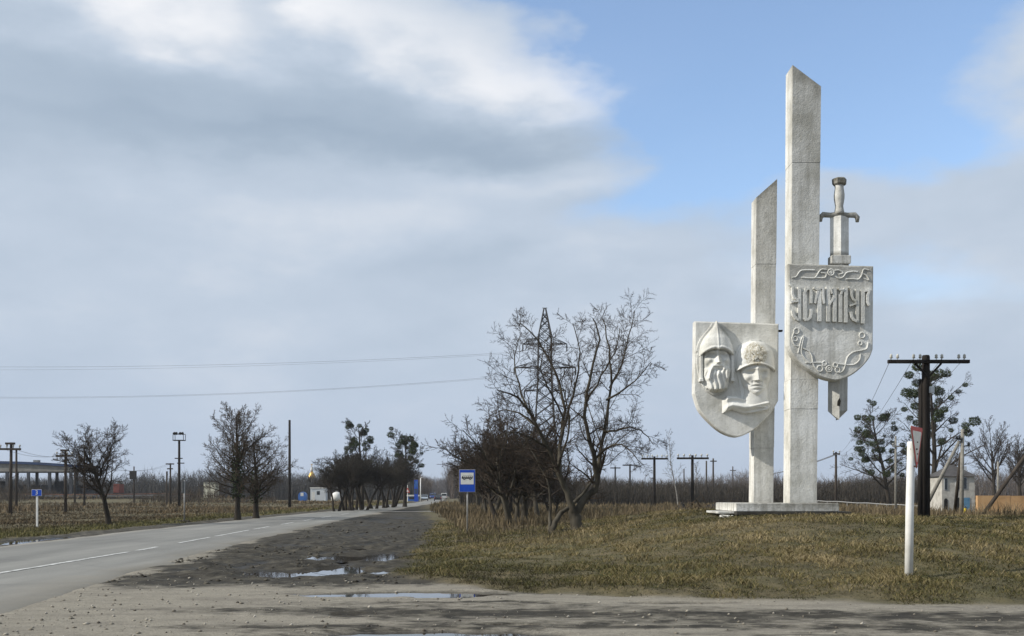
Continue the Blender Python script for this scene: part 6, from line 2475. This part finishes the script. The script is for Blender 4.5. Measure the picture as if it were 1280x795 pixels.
def thicket(name, label, x, y, h, width, tint, rg, seg_n=1, spread=0.35, cat='scrub'):
    """brushwood: many thin tapering rods with side twigs"""
    n = len(x)
    z = terrain(x, y)
    a = rg.uniform(0, 2 * math.pi, n)
    lean = rg.uniform(0, spread, n)
    p0 = np.stack([x, y, z - 0.1], 1)
    d = np.stack([np.cos(a) * lean, np.sin(a) * lean, np.ones(n)], 1)
    p1 = p0 + d * h[:, None]
    V, F, C = [], [], []
    off = 0

    def rods(p, q, w, c):
        nonlocal off
        k = len(p)
        s = np.zeros((k, 3))
        b = rg.uniform(0, math.pi, k)
        s[:, 0] = np.cos(b) * w / 2
        s[:, 1] = np.sin(b) * w / 2
        s[:, 2] = rg.uniform(-0.3, 0.3, k) * w
        V.append(np.stack([p - s, p + s, q], 1).reshape(-1, 3))
        F.append(np.arange(k * 3).reshape(-1, 3) + off)
        C.append(np.repeat(c, 3, 0))
        off += k * 3
    rods(p0, p1, width, tint)
    for j in range(5):
        t = rg.uniform(0.2, 0.95, n)[:, None]
        s = p0 + (p1 - p0) * t
        e = s + np.stack([rg.normal(0, 0.28, n), rg.normal(0, 0.28, n), rg.uniform(0.2, 0.7, n)], 1) * (h * 0.42)[:, None]
        rods(s, e, width * 0.6, tint * rg.uniform(0.8, 1.2, (n, 1)))
    me = mesh_np(name, np.concatenate(V), np.concatenate(F), M['blade'])
    add_color(me, 'tint', np.concatenate(C))
    tag(link(name, me), label, cat, kind='stuff')


def build_scrub():
    rg = np.random.default_rng(9)
    # dark scrub belt behind the monument
    n = 15000
    px = rg.uniform(575, 1190, n)
    Y = rg.uniform(135, 175, n)
    x = WX(px, Y)
    top = np.interp(px, [575, 640, 700, 760, 800, 860, 920, 980, 1050, 1100, 1190], [583, 585, 596, 596, 600, 602, 604, 602, 603, 596, 597])
    hmax = EYE + (HORIZON - top) / 1280 * Y
    h = hmax * (0.55 + 0.5 * rg.random(n)) * (0.78 + 0.4 * fbm(x, Y, 0.12, 3, 101))
    tint = palette(rg.random(n), ((0.028, 0.025, 0.022), (0.05, 0.044, 0.035), (0.075, 0.062, 0.048)), rg)
    thicket('scrub_belt', 'dark leafless scrub belt behind the monument', x, Y, h, 0.085, tint, rg)
    # taller hazy woodland farther back, right
    n = 9000
    px = rg.uniform(700, 1400, n)
    Y = rg.uniform(330, 420, n)
    x = WX(px, Y)
    top = np.interp(px, [700, 800, 900, 950, 1000, 1040, 1100, 1200, 1280, 1400], [597, 600, 594, 588, 600, 596, 590, 588, 586, 588])
    h = (EYE + (HORIZON - top) / 1280 * Y) * (0.6 + 0.45 * rg.random(n)) * (0.7 + 0.5 * fbm(x, Y * 0, 0.06, 3, 102))
    tint = palette(rg.random(n), ((0.07, 0.058, 0.05), (0.11, 0.088, 0.07)), rg)
    thicket('distant_woodland', 'hazy distant woodland on the horizon behind the scrub belt', x, Y, h, 0.20, tint, rg, cat='woodland')
    # woodland closing the road
    n = 9000
    px = rg.uniform(500, 640, n)
    Y = rg.uniform(390, 470, n)
    x = WX(px, Y)
    road = (x > poly_y(ROAD_L, Y) - 2) & (x < poly_y(ROAD_R, Y) + 2)
    px, Y, x = px[~road], Y[~road], x[~road]
    n = len(x)
    top = np.interp(px, [500, 530, 545, 560, 575, 600, 640], [588, 596, 597, 586, 578, 574, 580])
    h = (EYE + (HORIZON - top) / 1280 * Y) * (0.62 + 0.42 * rg.random(n)) * (0.8 + 0.3 * fbm(x, Y * 0, 0.15, 3, 103))
    tint = palette(rg.random(n), ((0.085, 0.068, 0.055), (0.13, 0.10, 0.08)), rg)
    thicket('roadside_woodland', 'brownish-grey woodland closing the view at the end of the road', x, Y, h, 0.22, tint, rg, cat='woodland')
    # far end behind the road bend
    n = 5000
    px = rg.uniform(480, 660, n)
    Y = rg.uniform(760, 860, n)
    x = WX(px, Y)
    h = (EYE + (HORIZON - 598) / 1280 * Y) * (0.6 + 0.45 * rg.random(n))
    tint = palette(rg.random(n), ((0.07, 0.06, 0.055), (0.11, 0.09, 0.08)), rg)
    thicket('horizon_woodland', 'farthest woodland where the road vanishes', x, Y, h, 0.40, tint, rg, cat='woodland')
    # left horizon: trees behind the railway
    n = 15000
    px = rg.uniform(-120, 520, n)
    Y = rg.uniform(290, 400, n)
    x = WX(px, Y)
    top = np.interp(px, [-120, 0, 60, 100, 150, 185, 200, 240, 300, 350, 380, 440, 520], [594, 592, 596, 590, 596, 586, 596, 592, 594, 590, 593, 592, 596])
    h = (EYE + (HORIZON - top) / 1280 * Y) * (0.6 + 0.45 * rg.random(n)) * (0.72 + 0.45 * fbm(x, Y * 0, 0.05, 3, 104))
    tint = palette(rg.random(n), ((0.042, 0.042, 0.042), (0.075, 0.068, 0.06)), rg)
    thicket('distant_woodland', 'grey distant woodland behind the railway and shed', x, Y, h, 0.20, tint, rg, cat='woodland')
    # low bushes along the railway bank
    n = 6000
    px = rg.uniform(-60, 345, n)
    Y = rg.uniform(188, 215, n)
    x = WX(px, Y)
    k = fbm(x, Y * 0, 0.12, 3, 105)
    keep = (k > 0.42) & (rg.random(n) < 0.9)
    x, Y, k = x[keep], Y[keep], k[keep]
    n = len(x)
    h = (0.6 + 3.0 * np.clip(k - 0.42, 0, 1) * 2.2) * rg.uniform(0.5, 1.1, n)
    tint = palette(rg.random(n), ((0.045, 0.038, 0.03), (0.10, 0.075, 0.05)), rg)
    thicket('bank_scrub', 'low brown scrub along the railway bank', x, Y, h, 0.09, tint, rg)


build_scrub()


def build_heap():
    """heap of dark dug earth with broken branches"""
    rg = np.random.default_rng(3)
    Y0 = 56.0
    n = 60
    m = 26
    xs = np.linspace(WX(826, Y0), WX(915, Y0), n)
    ys = np.linspace(-1.6, 1.6, m)
    X, Yv = np.meshgrid(xs, ys)
    prof = np.interp(xs, [xs[0], xs[0] + 0.6, xs[0] + 1.0, xs[0] + 1.6, xs[0] + 2.4, xs[0] + 3.1, xs[-1] - 0.5, xs[-1]], [0, 0.55, 1.10, 0.75, 0.90, 1.15, 0.95, 0])
    H = prof[None, :] * np.clip(1 - (Yv / 1.6) ** 2, 0, 1) ** 0.7
    H = H * (0.7 + 0.6 * fbm(X, Yv, 1.4, 4, 111)) + (fbm(X, Yv, 5, 3, 112) - 0.5) * 0.16 * (H > 0.02)
    G = terrain(X.ravel(), (Yv + Y0).ravel()).reshape(X.shape)
    v = np.stack([X.ravel(), (Yv + Y0).ravel(), (G + H - 0.05).ravel()], 1)
    i = np.arange((m - 1) * (n - 1))
    r, c = i // (n - 1), i % (n - 1)
    a = r * n + c
    me = mesh_np('earth_heap', v, np.stack([a, a + 1, a + n + 1, a + n], 1), M['earth_dark'], True)
    root = link('earth_heap', me)
    tag(root, 'low heap of dark dug earth with dead branches left of the pedestal', 'earth heap')
    for k in range(9):
        x = rg.uniform(xs[20], xs[-6])
        y = Y0 + rg.uniform(-0.9, 0.3)
        z = gz(x, y) + 0.75
        d = Vector((rg.normal(0, 1), rg.normal(0, 0.5), rg.uniform(0.1, 0.5))).normalized()
        pts = [Vector((x, y, z)) + d * t + Vector((0, 0, 0.06 * math.sin(t * 3 + k))) for t in (0, 0.4, 0.8, 1.2)]
        MB().tube(pts, [0.03, 0.025, 0.018, 0.01], 5).build('dead_branch', M['twig_brown'], root)


build_heap()


def build_pebbles():
    rg = np.random.default_rng(17)
    n = 5200
    Y = 11.4 * (21 / 11.4) ** rg.random(n)
    X = rg.uniform(-0.56, 0.56, n) * Y
    edge = X - poly_y(ROAD_R, Y)
    keep = (edge > -0.5) & (on_grass(X, Y) < 0.35) & (rg.random(n) < 0.25 + 0.75 * np.exp(-np.abs(edge - 1.0) / 2.5))
    X, Y = X[keep], Y[keep]
    m = len(X)
    r = 0.006 + 0.026 * rg.random(m) ** 5
    Z = terrain(X, Y)
    dirs = np.array([(1, 0, 0), (0, 1, 0), (-1, 0, 0), (0, -1, 0), (0, 0, 1), (0, 0, -1)], float)
    v = dirs[None] * r[:, None, None] * rg.uniform(0.55, 1.2, (m, 6, 1)) * np.array([1.2, 1.2, 0.8])
    a = rg.uniform(0, 6.28, m)
    ca, sa = np.cos(a)[:, None], np.sin(a)[:, None]
    v = np.stack([v[..., 0] * ca - v[..., 1] * sa, v[..., 0] * sa + v[..., 1] * ca, v[..., 2]], -1)
    v = v + np.stack([X, Y, Z + r * 0.25], 1)[:, None, :]
    tri = np.array([(0, 1, 4), (1, 2, 4), (2, 3, 4), (3, 0, 4), (1, 0, 5), (2, 1, 5), (3, 2, 5), (0, 3, 5)])
    f = (np.arange(m)[:, None, None] * 6 + tri[None]).reshape(-1, 3)
    me = mesh_np('pebbles', v.reshape(-1, 3), f, M['blade'])
    tint = palette(rg.random(m), ((0.07, 0.06, 0.05), (0.16, 0.14, 0.11), (0.26, 0.235, 0.19), (0.38, 0.35, 0.30)), rg)
    add_color(me, 'tint', np.repeat(tint, 6, 0))
    tag(link('pebbles', me), 'loose pebbles and clods scattered over the gravel junction', 'pebbles', kind='stuff')


build_pebbles()


def build_clods():
    rg = np.random.default_rng(23)
    n = 9000
    Y = 18.3 * (60 / 18.3) ** rg.random(n)
    X = rg.uniform(-12, -1.5, n)
    k = fbm(X, Y * 0.5, 0.8, 4, 131)
    keep = (X > poly_y(ROAD_R, Y) + 0.1) & (on_grass(X, Y) < 0.5) & (rg.random(n) < sstep(0.46, 0.66, k) * 0.8)
    X, Y = X[keep], Y[keep]
    Z = terrain(X, Y)
    keep = Z > -0.02
    X, Y, Z = X[keep], Y[keep], Z[keep]
    m = len(X)
    r = (0.010 + 0.045 * rg.random(m) ** 4) * (0.8 + 0.010 * Y)
    dirs = np.array([(1, 0, 0), (0, 1, 0), (-1, 0, 0), (0, -1, 0), (0, 0, 1), (0, 0, -1)], float)
    v = dirs[None] * r[:, None, None] * rg.uniform(0.5, 1.3, (m, 6, 1)) * np.array([1.4, 1.2, 0.75])
    v = v + np.stack([X, Y, Z + r * 0.15], 1)[:, None, :]
    tri = np.array([(0, 1, 4), (1, 2, 4), (2, 3, 4), (3, 0, 4), (1, 0, 5), (2, 1, 5), (3, 2, 5), (0, 3, 5)])
    f = (np.arange(m)[:, None, None] * 6 + tri[None]).reshape(-1, 3)
    me = mesh_np('mud_clods', v.reshape(-1, 3), f, M['blade'])
    tint = palette(rg.random(m), ((0.03, 0.026, 0.02), (0.055, 0.049, 0.038), (0.10, 0.09, 0.07)), rg)
    add_color(me, 'tint', np.repeat(tint, 6, 0))
    tag(link('mud_clods', me), 'dark clods of churned mud in the lay-by', 'mud', kind='stuff')


build_clods()


def build_haze():
    m = bpy.data.materials.new('haze_air')
    m.use_nodes = True
    t = m.node_tree
    for n in list(t.nodes):
        t.nodes.remove(n)
    o = t.nodes.new('ShaderNodeOutputMaterial')
    v = t.nodes.new('ShaderNodeVolumePrincipled')
    v.inputs['Color'].default_value = (0.86, 0.90, 0.97, 1)
    v.inputs['Density'].default_value = 0.00018
    v.inputs['Anisotropy'].default_value = 0.2
    t.links.new(v.outputs[0], o.inputs['Volume'])
    mb = MB().box(-1620, 1620, -60, 2900, -2.5, 46)
    ob = mb.build('haze', m)
    tag(ob, 'thin pale haze over the far fields', 'haze', kind='stuff')


build_haze()
